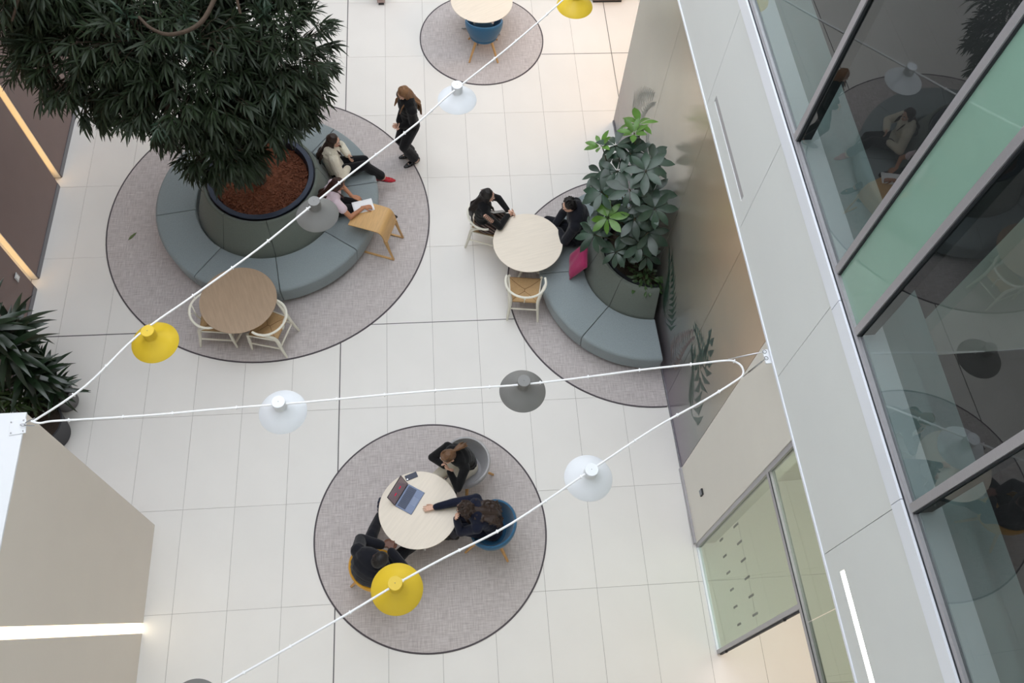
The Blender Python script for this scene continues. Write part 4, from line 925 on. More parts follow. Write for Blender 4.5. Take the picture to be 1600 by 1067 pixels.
        for k in range(110):
            a = hr.uniform(0, 2 * PI); b_ = hr.uniform(0.05, 1.25); d_ = (rt * math.cos(a) + f * math.sin(a)) * math.sin(b_) + u * math.cos(b_)
            if d_.dot(f) > 0.45 and d_.dot(u) < 0.72: continue
            q = hc + Vector((0, 0, 0)) + rt * (d_.dot(rt) * 0.082) + f * (d_.dot(f) * 0.088) + u * (d_.dot(u) * 0.085); e2 = q + (d_ * 0.55 + f * 0.35 + rt * hr.uniform(-.6, .6) + u * 0.3).normalized() * 0.035
            chain(bm, [q, e2], [0.013, 0.008], 6)
    # keep the face clear: drop hair forms in front of the face
    hair = fuse('hair', bm, 0.0065, P['hair'], root, 1 if st in ('curly', 'tousled') else 2)
    return root, dict(arms=arms, legs=legs, head=head, rt=rt, f=f, u=u, sh=shoulders, body=body, hs=hs, hips=hips, spine=spine, fwd=fwd, shv=sh, sd=spine_dir)
M['eyewhite'] = mat('eye_white', (225, 220, 214), 0.2); M['iris'] = mat('dark_iris', (40, 28, 20), 0.15); M['lips'] = mat('lips_rose', (166, 96, 90), 0.45)
sk_fair = mat('fair_skin', (222, 178, 156), 0.5, noise=0.03, scale=20, spec=0.35); sk_tan = mat('tan_skin', (186, 130, 98), 0.5, noise=0.03, scale=20, spec=0.35); sk_dark = mat('deep_brown_skin', (106, 70, 56), 0.45, noise=0.03, scale=20, spec=0.35)
def hairmat(n, rgb): return mat(n, rgb, 0.42, noise=0.22, scale=30, stretch=(1, 1, .25), bump=0.5, bscale=90, spec=0.4)
h_blond = hairmat('brown_blonde_hair', (128, 92, 62)); h_dark = hairmat('dark_brown_hair', (50, 36, 30)); h_red = hairmat('auburn_hair', (62, 36, 28)); h_black = hairmat('black_hair', (26, 22, 22)); h_brown = hairmat('mid_brown_hair', (104, 74, 50))
c_black = cloth('black_knit', (22, 22, 24)); c_blackt = cloth('black_trouser_cloth', (24, 24, 28)); c_navy = cloth('navy_blazer_cloth', (26, 30, 48)); c_suit = cloth('dark_suit_cloth', (28, 29, 36)); c_cream = cloth('cream_cable_knit', (226, 218, 200), bump=0.9, bs=45, noise=0.08); c_pink = cloth('pale_pink_cotton', (224, 204, 214)); c_creamt = cloth('cream_trouser_cloth', (216, 208, 192))
s_black = mat('black_leather', (20, 20, 24), 0.25); s_red = mat('red_leather', (176, 22, 44), 0.3); s_navy = mat('dark_blue_leather', (34, 40, 58), 0.35)
def nv(a): return V(math.cos(math.radians(a)), math.sin(math.radians(a)), 0)
D = V(0, 0, -1); U = V(0, 0, 1)

# 1 standing woman, hands clasped, looking down towards the seated pair; faces west-south-west
fr = nv(205)
rt_ = V(fr.y, -fr.x, 0)
w1, j1 = human('standing woman in black with long brown-blonde hair and black loafers', dict(root=(-0.47, 9.60), front=fr, sh=rt_, pelvis=(-0.44, 9.60, 0.90), neck=(-0.46, 9.61, 1.40), head=(-0.50, 9.60, 1.55), face=fr + D * 0.75,
    hands=[(-0.60, 9.50, 0.93), (-0.61, 9.545, 0.98)], elbows=[rt_ * -0.6 - fr * 0.6 + D * .3, rt_ * 0.6 - fr * 0.6 + D * .3], handdir=[(fr * 0.35 + rt_ * 0.7 + D * 0.6, -fr, -1, (0.7,)), (fr * 0.35 - rt_ * 0.7 + D * 0.7, -fr, 1, (0.7,))],
    feet=[(-0.40, 9.52, 0.09), (-0.46, 9.67, 0.09)], knees=[fr, fr], toes=[fr + rt_ * -0.15, fr + rt_ * 0.1], skin=sk_fair, hair=h_blond, top=c_black, bottom=c_blackt, shoe=s_black, style='long', hairlen=0.40, fall=D - fr * 0.35, polo=0.45, loose=0.026, flare=0.03, legup=0.93, lthick=1.12, seed=3, hair_arc=108))
# 2 woman in cream sweater on the ring sofa, legs crossed, arms folded
fr = nv(8); rt_ = V(fr.y, -fr.x, 0)
w2, j2 = human('seated woman in a cream knit sweater with crossed legs and red shoes', dict(root=(-1.60, 9.02), rz=0.44, front=fr, sh=rt_, pelvis=(-1.63, 9.00, 0.54), neck=(-1.66, 9.02, 1.00), head=(-1.60, 9.04, 1.15), face=fr + rt_ * 0.35 + D * 0.35,
    hands=[(-1.43, 9.10, 0.74), (-1.44, 8.90, 0.66)], elbows=[rt_ * -1 + D * .6, rt_ * 1 + D * .6], handdir=[(rt_ * 0.9 + fr * .2, -fr, -1, (0.5,)), (rt_ * -0.3 + fr * 0.5 + D * 0.7, -fr + D * .2, 1, (0.3,))],
    feet=[(-1.15, 9.16, 0.105), (-0.93, 9.02, 0.27)], knees=[fr * .6 + U, fr * 0.6 + U], toes=[fr * 0.9 + D * 0.05, fr + rt_ * 0.1 + D * 0.25], soles=[D, D + fr * -0.2], skin=sk_fair, hair=h_dark, top=c_cream, bottom=c_blackt, shoe=s_red, style='long', lthick=1.1, hairlen=0.26, fall=D - fr * 0.2, loose=0.028, slthick=1.15, bend=0.04, flare=0.02, shoe_low=True, seed=5, lips=s_red))
# 3 woman in pink top writing
fr = nv(2); rt_ = V(fr.y, -fr.x, 0)
w3, j3 = human('seated woman in a pale pink top writing on the sheet of paper', dict(root=(-1.62, 8.24), rz=0.44, front=fr, sh=rt_ + fr * 0.15, pelvis=(-1.66, 8.26, 0.54), neck=(-1.60, 8.21, 0.99), head=(-1.52, 8.22, 1.13), face=fr + D * 0.8 + rt_ * 0.1,
    hands=[(-1.36, 8.33, 0.69), (-1.17, 8.055, 0.775)], elbows=[rt_ * -1 + D * .8, rt_ * 1 + D * .7], handdir=[(fr * 0.8 + rt_ * 0.4, U, -1, (0.45,)), (fr * 0.95 + rt_ * -0.15 + D * 0.12, U, 1, (0.75,))],
    feet=[(-0.93, 8.43, 0.11), (-1.13, 8.22, 0.095)], knees=[fr * .5 + U, fr * 0.5 + U], toes=[fr * 0.9 + D * 0.15 - rt_ * -0.15, fr * 0.9], skin=sk_tan, hair=h_red, top=c_pink, bottom=c_blackt, shoe=s_black, sleeve=0.22, style='long', hairlen=0.34, fall=D - fr * 0.1 + rt_ * .1, bend=0.05, topname='blouse', loose=0.014, seed=8, tuck=True))
# 4 woman with long black hair on the wishbone chair, hands together over the table edge
fr = nv(2); rt_ = V(fr.y, -fr.x, 0)
w4, j4 = human('woman with long black hair in a lace-shouldered top on a wishbone chair', dict(root=(0.70, 7.90), rz=0.47, front=fr, sh=rt_, pelvis=(0.66, 7.89, 0.55), neck=(0.65, 7.89, 1.04), head=(0.71, 7.90, 1.19), face=fr + rt_ * 0.15 + D * 0.25,
    hands=[(1.02, 7.90, 0.80), (1.02, 7.82, 0.79)], elbows=[rt_ * -1 + D * .3, rt_ * 1.2 + D * .5], handdir=[(fr * 0.8 + rt_ * 0.4 , U * .5 - rt_, -1, (0.7,)), (fr * 0.7 - rt_ * 0.5, U * .5 + rt_, 1, (0.7,))],
    feet=[(1.02, 7.92, 0.09), (1.0, 7.68, 0.09)], knees=[fr * .5 + U, fr * 0.5 + U], toes=[fr, fr], skin=sk_fair, hair=h_black, top=c_black, bottom=c_blackt, shoe=s_black, style='long', hairlen=0.46, fall=D - fr * 0.15, loose=0.014, bend=0.03, topname='top', seed=11))
# 5 man on the wall sofa
fr = nv(172); rt_ = V(fr.y, -fr.x, 0)
w5, j5 = human('man in a dark suit and glasses sitting on the wall sofa', dict(root=(1.98, 7.62), rz=0.44, male=True, front=fr, sh=rt_, pelvis=(2.07, 7.60, 0.55), neck=(2.02, 7.64, 1.06), head=(1.90, 7.66, 1.21), face=fr + D * 0.35 - rt_ * 0.1,
    hands=[(1.79, 7.60, 0.68), (1.72, 7.66, 0.66)], elbows=[rt_ * -1 + D * .5, rt_ * 1 + D * .5], handdir=[(fr * 0.8 + rt_ * 0.5 + D * .3, U, -1, (0.5,)), (fr * 0.8 + rt_ * -0.5 + D * .3, U, 1, (0.5,))],
    feet=[(1.58, 7.42, 0.10), (1.55, 7.84, 0.10)], knees=[fr * .5 + U, fr * 0.5 + U + rt_ * .3], toes=[fr, fr], skin=sk_fair, hair=h_black, top=c_suit, bottom=c_suit, shoe=s_black, style='tousled', loose=0.032, bend=0.05, topname='suit_jacket', seed=12, sleeve=0.90))
# 6 woman with ponytail on the grey chair, arms folded on the table, hand at her mouth
fr = nv(215); rt_ = V(fr.y, -fr.x, 0)
w6, j6 = human('woman in a black sweater with a brown ponytail leaning on the table', dict(root=(0.16, 3.93), rz=0.46, front=fr, sh=rt_ , pelvis=(0.20, 3.97, 0.55), neck=(0.06, 3.90, 1.00), head=(-0.035, 3.855, 1.11), face=fr + D * 0.55,
    hands=[(-0.03, 3.76, 0.86), (-0.08, 3.82, 0.84)], elbows=[rt_ * -1 + D * .7 + fr * .5, rt_ * 1 + D * .5 + fr * .3], handdir=[(rt_ * 0.7 + U * 0.5, -fr, -1, (0.8,)), (-rt_ * 0.8 + U * 0.4, fr, 1, (0.8,))],
    feet=[(-0.02, 3.68, 0.09), (-0.12, 3.86, 0.09)], knees=[fr * .5 + U, fr * 0.5 + U], toes=[fr, fr], skin=sk_fair, hair=h_brown, top=c_black, bottom=c_creamt, shoe=s_black, style='ponytail', hairlen=0.16, fall=D * .6 - fr, loose=0.013, bend=0.06, seed=15, tuck=True))
# 7 woman with curly hair in navy blazer, right arm stretched on the table, chin on the other hand
fr = nv(172); rt_ = V(fr.y, -fr.x, 0)
w7, j7 = human('woman in a navy blazer with dark curly hair reaching across the table', dict(root=(0.42, 3.10), rz=0.46, front=fr, sh=rt_ + fr * 0.12, pelvis=(0.50, 3.08, 0.55), neck=(0.28, 3.15, 1.00), head=(0.14, 3.17, 1.10), face=fr + D * 0.45,
    hands=[(0.035, 3.09, 0.96), (-0.26, 3.30, 0.775)], elbows=[rt_ * -0.6 + D * 1.5, rt_ * 0.6 + D * .6], handdir=[(U * 0.9 + fr * .1, fr, -1, (0.9,)), (fr * 1.0 + rt_ * -0.25, U, 1, (0.18,))],
    feet=[(-0.02, 3.10, 0.09), (-0.02, 3.26, 0.09)], knees=[fr * .5 + U, fr * 0.5 + U], toes=[fr, fr], skin=sk_fair, hair=h_dark, top=c_navy, bottom=c_navy, shoe=s_black, style='curly', hairw=0.13, hairlen=0.34, fall=D - fr * 0.9, loose=0.020, bend=0.05, topname='blazer', seed=21, sleeve=0.92))
# 8 man in dark suit on the yellow chair
fr = nv(52); rt_ = V(fr.y, -fr.x, 0)
w8, j8 = human('man in a dark suit on the ochre chair, bending over his clasped hands', dict(root=(-0.98, 2.62), rz=0.46, male=True, front=fr, sh=rt_, size=1.16, pelvis=(-1.07, 2.56, 0.56), neck=(-0.99, 2.60, 1.04), head=(-0.90, 2.57, 1.19), face=fr + D * 0.85,
    hands=[(-0.91, 2.86, 0.74), (-0.80, 2.78, 0.74)], elbows=[rt_ * -1 + D * .5, rt_ * 1 + D * .5], handdir=[(fr * 0.6 + rt_ * 0.6, U, -1, (0.7,)), (fr * 0.7 + rt_ * -0.5, U, 1, (0.6, ))],
    feet=[(-0.98, 3.46, 0.10), (-0.40, 3.08, 0.10)], knees=[V(-.1, .5, 0) + U, fr * 0.5 + U], toes=[V(-0.05, 1, 0), fr], skin=sk_dark, hair=h_black, top=c_suit, bottom=c_suit, shoe=s_navy, style='short', loose=0.035, bend=0.08, topname='suit_jacket', seed=22, sleeve=0.92))

# ---- worn details
def att(o, root): o.location = -Vector(root.location); return o
def cuff(j, root, s, material, r=0.034, t=0.06):
    e, w = j['arms'][s]; d = (w - e).normalized(); b = bmesh.new(); tube(b, [w - d * (t + 0.01), w - d * (t - 0.03)], r, 14)
    return att(obj('shirt_cuff', b, material, root, smooth=True, autosm=50), root)
shirt = mat('pale_blue_shirt', (206, 218, 244), 0.7)
for s in (-1, 1): cuff(j5, w5, s, shirt, 0.035, 0.03); cuff(j7, w7, s, shirt, 0.033, 0.03)
cuff(j8, w8, -1, M['white_paint'], 0.035, 0.025)
# glasses
j = j5; g = bmesh.new(); hs = j['hs']
for s in (-1, 1):
    c = j['head'] + j['u'] * 0.010 * hs + j['f'] * 0.097 * hs + j['rt'] * s * 0.033 * hs
    tube(g, [c + j['rt'] * (0.026 * math.cos(a)) + j['u'] * (0.019 * math.sin(a)) for a in np.linspace(0, 2 * PI, 17)], 0.0028, 6)
    tube(g, [c + j['rt'] * s * 0.026, j['head'] + j['rt'] * s * 0.080 * hs - j['f'] * 0.015 + j['u'] * 0.012], 0.0028, 6)
tube(g, [j['head'] + j['u'] * 0.014 * hs + j['f'] * 0.10 * hs - j['rt'] * 0.009, j['head'] + j['u'] * 0.014 * hs + j['f'] * 0.10 * hs + j['rt'] * 0.009], 0.0025, 6)
att(obj('glasses', g, M['black'], w5, smooth=True), w5)
# shirt collar of the man on the sofa
b = bmesh.new(); c0 = j['spine'](1.0); tube(b, [c0 + j['shv'] * (0.060 * math.cos(a)) + j['fwd'] * (0.064 * math.sin(a)) + j['sd'] * (0.035 + 0.012 * math.cos(a) ** 2) for a in np.linspace(-0.9, PI + 0.9, 20)], (0.016, 0.006), 8)
att(obj('shirt_collar', b, shirt, w5, smooth=True), w5)
# lacing on the shoulders and printed back panel of the lace-shouldered top
j = j4
for s in (1, -1):
    skin_patch = bmesh.new(); lace = bmesh.new()
    a0, e = j['sh'][s], j['arms'][s][0]; dd = (e - a0); L_ = dd.length; dd.normalize(); o_ = (j['shv'] * s + U * 0.8 - j['fwd'] * 0.3); o_ = (o_ - dd * o_.dot(dd)).normalized(); q = dd.cross(o_)
    pts = [a0 + dd * (-0.03 + 0.17 * t) + o_ * (0.066 - 0.012 * t) for t in np.linspace(0, 1, 7)]
    for p in pts[:-1]: ell(skin_patch, p + dd * 0.014, (dd, q, o_), (0.024, 0.036, 0.014), 12, 6)
    for k in range(6):
        for sg in (-1, 1): tube(lace, [pts[k] + q * 0.040 * sg + o_ * 0.004, (pts[k] + pts[k + 1]) / 2 + o_ * 0.017, pts[k + 1] - q * 0.040 * sg + o_ * 0.004], 0.0038, 5)
    att(obj('bare_shoulder', skin_patch, sk_fair, w4, smooth=True), w4); att(obj('lacing', lace, c_black, w4, smooth=True), w4)

# patterned skirt of the woman on the wishbone chair
M['pattern'] = bpy.data.materials.new('striped_brown_teal_cloth'); M['pattern'].use_nodes = True
nt = M['pattern'].node_tree; N = nt.nodes; L = nt.links; tc = N.new('ShaderNodeTexCoord'); wv = N.new('ShaderNodeTexWave'); wv.inputs['Scale'].default_value = 4.2; wv.inputs['Distortion'].default_value = 1.2; wv.inputs['Detail'].default_value = 2; wv.bands_direction = 'DIAGONAL'
cr = N.new('ShaderNodeValToRGB'); cr.color_ramp.interpolation = 'CONSTANT'; E_ = cr.color_ramp.elements; E_[0].position = 0; E_[0].color = lin((34, 30, 30)); E_[1].position = 0.25; E_[1].color = lin((132, 92, 76))
for ps, cc in ((0.5, (40, 92, 112)), (0.68, (150, 116, 96)), (0.85, (34, 30, 30))): e = E_.new(ps); e.color = lin(cc)
L.new(tc.outputs['Object'], wv.inputs['Vector']); L.new(wv.outputs['Fac'], cr.inputs[0]); L.new(cr.outputs[0], N['Principled BSDF'].inputs['Base Color']); N['Principled BSDF'].inputs['Roughness'].default_value = 0.9
bm = bmesh.new(); pv = V(0.66, 7.89, 0.56); ell(bm, pv + V(0, 0, 0.03), (j4['shv'], j4['fwd'], U), (0.195, 0.16, 0.155))
for s in (-1, 1): h = j4['hips'][s]; k_ = j4['legs'][s][0]; capsule(bm, h, 0.118, h.lerp(k_, 0.62), 0.098)
h0, h1 = j4['hips'][-1].lerp(j4['legs'][-1][0], .6), j4['hips'][1].lerp(j4['legs'][1][0], .6); capsule(bm, h0, 0.085, h1, 0.085)
fuse('patterned_skirt', bm, 0.010, M['pattern'], w4, 3)
cl = thing('tablet', 'black tablet lying in the lap of the woman with long black hair', 'tablet', (0.87, 7.90, 0.765)); cl.rotation_euler = (math.radians(-20), math.radians(-38), math.radians(-60))
boxo('body', -0.085, 0.085, -0.12, 0.12, -0.005, 0.005, M['black'], cl, bevel=0.004); boxo('screen', -0.077, 0.077, -0.112, 0.112, 0.005, 0.0056, mat('dark_glass', (14, 14, 18), 0.12), cl)
# ================================================================ PLANTS
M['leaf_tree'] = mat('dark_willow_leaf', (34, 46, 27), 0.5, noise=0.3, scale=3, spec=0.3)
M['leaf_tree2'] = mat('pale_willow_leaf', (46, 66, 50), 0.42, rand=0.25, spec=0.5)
M['leaf_big'] = mat('glossy_dark_leaf', (44, 66, 52), 0.33, rand=0.3, noise=0.18, scale=10, spec=0.6)
M['leaf_young'] = mat('fresh_green_leaf', (82, 122, 44), 0.3, rand=0.2, noise=0.15, scale=10, spec=0.5)
M['leaf_small'] = mat('small_green_leaf', (54, 80, 40), 0.35, rand=0.3, noise=0.15, scale=10)
M['leaf_strap'] = mat('dark_strap_leaf', (30, 46, 28), 0.28, rand=0.3, noise=0.2, scale=10, spec=0.6)
M['leaf_edge'] = mat('lime_leaf', (46, 62, 28), 0.3, rand=0.25, noise=0.3, scale=10)
M['trunk'] = mat('tree_bark', (70, 55, 44), 0.9, noise=0.25, scale=14, stretch=(1, 1, .3), bump=0.7, bscale=30)
M['branch'] = mat('tan_branch_bark', (66, 52, 40), 0.85, noise=0.2, scale=14, bump=0.5, bscale=30)
M['stem'] = mat('green_brown_stem', (78, 74, 50), 0.7, noise=0.2, scale=14)
def leaf_mesh(name, L, W, fold=0.25, droop=0.3, seg=4, shape='lance', wave=0.0):
    """a leaf blade along +x, folded along the midrib"""
    bm = bmesh.new(); rows = []
    for i in range(seg + 1):
        t = i / seg
        w = {'lance': math.sin(PI * min(1, t * 0.93 + 0.05)) ** 0.8, 'obovate': math.sin(PI * t ** 1.25) ** 0.75 if 0 < t < 1 else 0.02, 'strap': (0.55 + 0.9 * t - 1.45 * t ** 3) if t < 1 else 0.02}[shape]
        w = max(0.03, w) * W / 2; x = L * t; z = -droop * L * t * t + wave * math.sin(t * 9) * L * .02
        rows.append((bm.verts.new((x, w, z + fold * w)), bm.verts.new((x, 0, z)), bm.verts.new((x, -w, z + fold * w))))
    for a, b in zip(rows, rows[1:]):
        bm.faces.new((a[1], b[1], b[0], a[0])); bm.faces.new((a[2], b[2], b[1], a[1]))
    me = bm_mesh(name, bm, False); me.polygons.foreach_set('use_smooth', [True] * len(me.polygons)); return me
def mesh_arrays(me):
    v = np.empty(len(me.vertices) * 3); me.vertices.foreach_get('co', v); f = np.array([list(p.vertices) for p in me.polygons]); return v.reshape(-1, 3), f
def scatter_mesh(name, protos, mats4, material, parent, smooth=True):
    """many leaves joined as one mesh"""
    vs, fs, off = [], [], 0
    arrs = [mesh_arrays(p) for p in protos]
    for i, m4 in enumerate(mats4):
        v, f = arrs[i % len(arrs)]; A = np.array(m4); vs.append(v @ A[:3, :3].T + A[:3, 3]); fs.append(f + off); off += len(v)
    V_ = np.concatenate(vs); F_ = np.concatenate(fs); me = bpy.data.meshes.new(name)
    me.vertices.add(len(V_)); me.vertices.foreach_set('co', V_.ravel()); me.loops.add(F_.size); me.loops.foreach_set('vertex_index', F_.ravel().astype(np.int32))
    me.polygons.add(len(F_)); me.polygons.foreach_set('loop_start', np.arange(0, F_.size, F_.shape[1], dtype=np.int32)); me.polygons.foreach_set('loop_total', np.full(len(F_), F_.shape[1], dtype=np.int32)); me.update()
    return link(name, me, material, parent, smooth)
def aim(p, d, roll=0.0, s=1.0, upv=None):
    """matrix placing a +x leaf at p pointing along d, face up as far as possible"""
    x = Vector(d).normalized(); z = Vector(upv) if upv else V(0, 0, 1); y = z.cross(x)
    if y.length < 1e-3: y = V(0, 1, 0)
    y.normalize(); z = x.cross(y); m = Matrix((x, y, z)).transposed().to_4x4() @ Matrix.Rotation(roll, 4, 'X') @ Matrix.Scale(s, 4); m.translation = p; return m
R_ = random.Random(5)
# ---------------------------------------------------------------- the big tree in the ring sofa
tree = thing('indoor_tree', 'tall tree with a dark crown of narrow leaves rising from the ring sofa planter', 'tree', (-2.72, 8.50, 0.90))
TB0 = V(-2.72, 8.50, 0.90)
BR = {'trunk': [(0, 0, -0.02), (0.03, -0.05, 0.8), (-0.10, 0.0, 1.6), (-0.15, 0.15, 2.3), (-0.1, 0.3, 3.2), (-0.2, 0.4, 4.4)]}
branches = [
    [(-0.10, 0.0, 1.6), (-0.7, -0.2, 2.1), (-1.3, -0.4, 2.3), (-1.8, -0.5, 2.3)],
    [(-0.12, 0.1, 2.0), (0.5, -0.3, 2.4), (1.0, -0.5, 2.5), (1.3, -0.6, 2.4)],
    [(-0.15, 0.15, 2.3), (-0.5, 0.7, 3.0), (-1.1, 0.9, 3.6), (-1.8, 0.8, 3.8)],
    [(-0.12, 0.25, 2.8), (0.4, 0.5, 3.3), (1.0, 0.7, 3.4), (1.5, 0.5, 3.2)],
    [(-0.1, 0.2, 2.6), (-0.3, -0.3, 2.7), (-0.5, -0.7, 2.6), (-0.7, -1.0, 2.3)],
    [(-0.1, 0.2, 2.6), (0.3, -0.1, 2.8), (0.6, -0.5, 2.6), (0.8, -0.8, 2.3)],
    [(-0.15, 0.35, 3.8), (-0.9, 0.1, 4.3), (-1.5, -0.3, 4.2), (-1.9, -0.6, 3.7)],
    [(-0.15, 0.35, 3.9), (0.3, 0.2, 4.5), (0.9, 0.2, 4.6), (1.3, 0.1, 4.2)],
    [(-0.12, 0.1, 2.1), (0.0, -0.5, 2.4), (0.1, -0.9, 2.1), (0.0, -1.1, 1.6)],
    [(-0.2, 0.4, 4.2), (-0.4, 0.9, 4.7), (-0.9, 1.2, 4.9), (-1.5, 1.2, 4.7)],
]
tubeo('trunk', smooth_pts(BR['trunk'], 5), [0.10 - 0.07 * i / 25 for i in range(26)], M['trunk'], tree, 10)
for br in branches:
    p = smooth_pts(br, 5); tubeo('branch', p, [0.045 - 0.033 * i / (len(p) - 1) for i in range(len(p))], M['trunk'], tree, 7)
for nm, pts in (('branch', BR_A), ('branch', BR_B)):
    p = smooth_pts(pts, 5); tubeo(nm, p, [0.032 - 0.016 * i / (len(p) - 1) for i in range(len(p))], M['branch'], tree, 8)
# crown: union of lobes (centre, radii) relative to the planter
LOBES = TREE_LOBES
tip = []
for (c, r, n) in LOBES:
    for k in range(n):
        d = V(R_.gauss(0, 1), R_.gauss(0, 1), R_.gauss(0, 1)).normalized(); q = R_.uniform(0.35, 1.0) ** 0.45
        tip.append((V(c[0] + d.x * r[0] * q, c[1] + d.y * r[1] * q, c[2] + d.z * r[2] * q), d, q))
lm = [leaf_mesh('leaf', 0.185, 0.028, 0.3, 0.25, 3), leaf_mesh('leaf', 0.22, 0.030, 0.3, 0.45, 3), leaf_mesh('leaf', 0.155, 0.026, 0.3, 0.1, 3)]
stuff, single = [], []
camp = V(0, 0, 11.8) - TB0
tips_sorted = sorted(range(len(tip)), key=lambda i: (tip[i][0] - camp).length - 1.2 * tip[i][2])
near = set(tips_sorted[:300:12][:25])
twigs = bmesh.new()
for i, (p, d, q) in enumerate(tip):
    ax = (d + V(0, 0, -0.25)).normalized(); n_ = R_.randint(11, 15); base = p - ax * 0.10; u_, w_ = frame_from(ax); tube(twigs, [p - d * 0.30, base, p], [0.005, 0.004, 0.002], 3, False)
    for k in range(n_):
        a = k * 2.4 + R_.uniform(-.3, .3); t = k / n_; out = (u_ * math.cos(a) + w_ * math.sin(a)); dd = (out * (1.0 - 0.65 * t) + ax * (0.35 + 0.9 * t) + V(0, 0, -0.35)).normalized()
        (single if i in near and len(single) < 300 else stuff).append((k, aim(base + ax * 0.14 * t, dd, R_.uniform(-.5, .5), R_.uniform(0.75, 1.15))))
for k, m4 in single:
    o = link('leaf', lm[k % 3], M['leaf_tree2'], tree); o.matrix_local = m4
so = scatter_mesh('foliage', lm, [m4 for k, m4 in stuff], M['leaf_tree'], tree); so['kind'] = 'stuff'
tw = obj('twigs', twigs, M['trunk'], tree); tw['kind'] = 'stuff'

# ---------------------------------------------------------------- large-leaved shrub in the wall planter
sh_o = V(2.80, 6.95, 0.86)
shrub = thing('umbrella_shrub', 'bushy shrub with big glossy leaf rosettes in the wall sofa planter', 'plant', sh_o)
big = [leaf_mesh('leaf', 0.28, 0.115, 0.18, 0.25, 6, 'obovate'), leaf_mesh('leaf', 0.24, 0.10, 0.2, 0.4, 6, 'obovate'), leaf_mesh('leaf', 0.30, 0.12, 0.15, 0.15, 6, 'obovate')]
ros = SHRUB_ROS
cnt = 0
for (x, y, z, kind) in ros:
    p = V(min(x, 2.84) if kind != 'n' else min(x, 2.86), y, z) - sh_o; d = V(p.x * 0.55 - 0.10, p.y * 0.55 - 0.30, 0.75).normalized(); u_, w_ = frame_from(d); n_ = 8 if kind != 'y' else 7; a0 = R_.uniform(0, 6)
    b = bmesh.new(); root_ = V(R_.uniform(-.15, .15), R_.uniform(-.15, .1), 0); mid = p * 0.5 + V(0, 0, 0.25) + root_ * .5
    tube(b, smooth_pts([root_, mid * 0.8, p - d * 0.12, p], 3), [0.014, 0.013, 0.012, 0.012, 0.011, 0.010, 0.009, 0.008, 0.007, 0.006], 5); obj('stem', b, M['stem'], shrub, smooth=True)
    for k in range(n_):
        a = a0 + 2 * PI * k / n_ + R_.uniform(-.12, .12); out = u_ * math.cos(a) + w_ * math.sin(a); dd = (out + d * (0.12 if k % 2 else 0.35) + (d * 0.5 if kind == 'y' else V(0, 0, 0))).normalized()
        o = link('leaf', big[k % 3] if kind != 'n' else big[1], None, shrub); mm = M['leaf_young'] if kind in 'yg' else M['leaf_big']
        o.data = o.data.copy() if False else o.data
        if not o.data.materials: o.data.materials.append(mm)
        o.material_slots[0].link = 'OBJECT'; o.material_slots[0].material = mm
        s = {'n': 0.85, 'y': 0.75, 'g': 0.95}.get(kind, 1.0) * R_.uniform(0.85, 1.12)
        o.matrix_local = aim(p + out * 0.02, dd, R_.uniform(-.25, .25), s, d); cnt += 1
# ground-cover plant spilling over the rim
gc = thing('trailing_plant', 'low plant with small bright leaves spilling over the planter rim near the wall', 'plant', (2.92, 6.55, 0.86))
small = leaf_mesh('leaf', 0.085, 0.042, 0.2, 0.3, 4, 'obovate')
for k in range(85):
    a = R_.uniform(0, 2 * PI); r = R_.uniform(0, 0.26) ; p = V(0.9 * r * math.cos(a) + 0.02, r * 1.0 * math.sin(a) - 0.03, 0.16 + R_.uniform(-0.06, 0.10) - r * 0.4)
    o = link('leaf', small, None, gc); 
    if not small.materials: small.materials.append(M['leaf_small'])
    dd = V(math.cos(a) + R_.uniform(-.6, .6), math.sin(a) + R_.uniform(-.6, .6), R_.uniform(-.4, .5)); o.matrix_local = aim(p, dd, R_.uniform(-.5, .5), R_.uniform(.8, 1.3))
b = bmesh.new()
for k in range(12):
    a = k * 0.52; tube(b, [(0, 0, 0), (0.08 * math.cos(a), 0.08 * math.sin(a), 0.12), (0.19 * math.cos(a), 0.2 * math.sin(a), 0.13)], 0.003, 4)
obj('stems', b, M['stem'], gc)

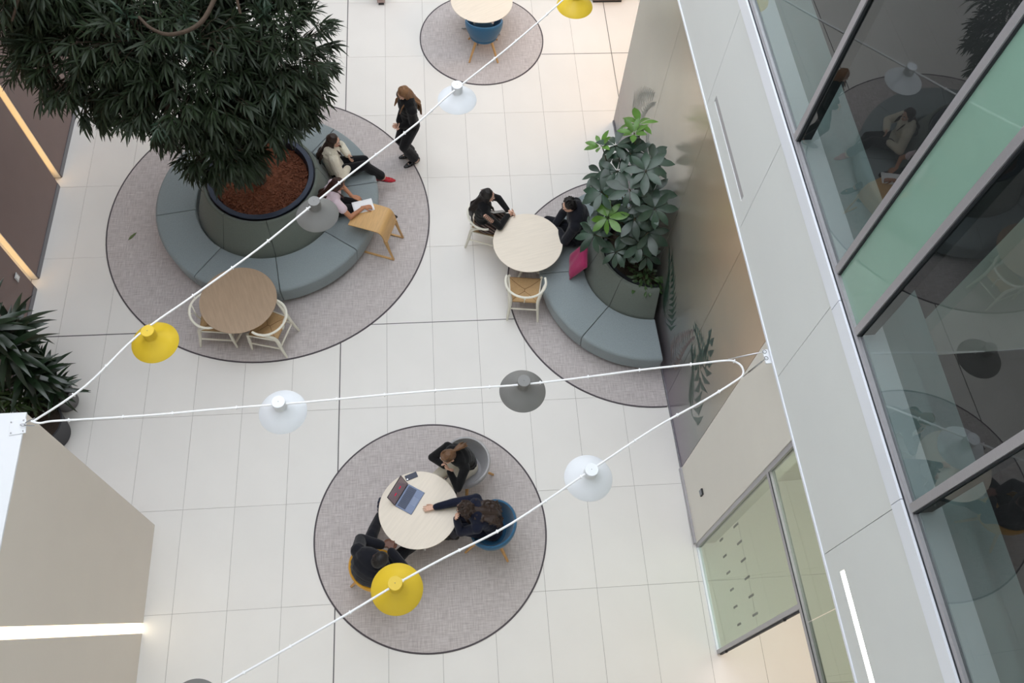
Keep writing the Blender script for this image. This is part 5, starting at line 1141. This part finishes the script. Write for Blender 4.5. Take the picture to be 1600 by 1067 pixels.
# ---------------------------------------------------------------- potted strap-leaved plants by the left block
def pot(name_label, x, y, r, h, material):
    t = thing('plant_pot', name_label, 'pot', (x, y, 0))
    b = bmesh.new(); lathe(b, [(0, 0.0), (r * 0.72, 0.0), (r * 0.80, 0.02), (r, h - 0.03), (r * 1.02, h), (r * 0.95, h), (r * 0.90, h - 0.06), (0, h - 0.06)], 40); obj('shell', b, material, t, smooth=True, autosm=35)
    b = bmesh.new(); lathe(b, [(0, h - 0.055), (r * 0.6, h - 0.048), (r * 0.91, h - 0.057)], 24); obj('soil', b, M['soil'], t); return t
def strap_plant(label, x, y, z0, heads, material, L=0.46, W=0.095, nleaf=24):
    t = thing('strap_leaf_plant', label, 'plant', (x, y, z0)); lms = [leaf_mesh('leaf', L, W, 0.2, 0.65, 7, 'strap', 1), leaf_mesh('leaf', L * 0.85, W, 0.2, 1.0, 7, 'strap', 1), leaf_mesh('leaf', L * 0.9, W * 1.1, 0.15, 0.35, 7, 'strap', 1)]
    for hx, hy, hz, sc_ in heads:
        b = bmesh.new(); tube(b, smooth_pts([(hx * 0.15, hy * 0.15, 0), (hx * 0.7, hy * 0.7, hz * 0.6), (hx, hy, hz)], 4), 0.013, 7); obj('cane', b, M['trunk'], t, smooth=True)
        for k in range(nleaf):
            a = k * 2.4 + R_.uniform(-.2, .2); e = 1 - k / nleaf; dd = V(math.cos(a) * (0.45 + e), math.sin(a) * (0.45 + e), 0.95 - 1.0 * e)
            o = link('leaf', lms[k % 3], material, t, loc=None); o.matrix_local = aim(V(hx, hy, hz - 0.16 * e), dd, R_.uniform(-.4, .4), sc_ * R_.uniform(0.8, 1.1))
    return t
pot('mid grey round pot under the strap-leaved plant, furthest from the block', -5.42, 5.36, 0.20, 0.42, mat('mid_grey_pot', (112, 110, 112), 0.6))
pot('large charcoal round pot tucked behind the corner of the left block', -5.55, 4.86, 0.32, 0.50, mat('charcoal_pot', (46, 46, 52), 0.55))
pot('charcoal pot hidden under the leaves next to the mauve wall', -5.72, 5.60, 0.24, 0.45, mat('charcoal_pot', (46, 46, 52), 0.55))
strap_plant('dark green strap-leaved plant in the mid grey pot', -5.42, 5.36, 0.37, [(0.02, 0.0, 0.62, 0.85), (0.12, -0.10, 0.40, 0.75), (-0.12, 0.10, 0.50, 0.8)], M['leaf_strap'], nleaf=26)
strap_plant('tall dark strap-leaved plant against the mauve wall', -5.72, 5.60, 0.40, [(0.0, 0.0, 1.5, 1.1), (0.12, -0.15, 1.15, 1.1), (0.05, 0.25, 1.0, 1.0), (0.20, -0.30, 0.75, 1.0)], M['leaf_strap'], nleaf=28)
strap_plant('plant with lime-edged leaves in the large charcoal pot behind the block', -5.55, 4.86, 0.45, [(-0.15, 0.10, 0.55, 0.8), (0.0, 0.20, 0.35, 0.7), (-0.30, 0.15, 0.70, 0.8)], M['leaf_edge'], L=0.34, W=0.06, nleaf=26)
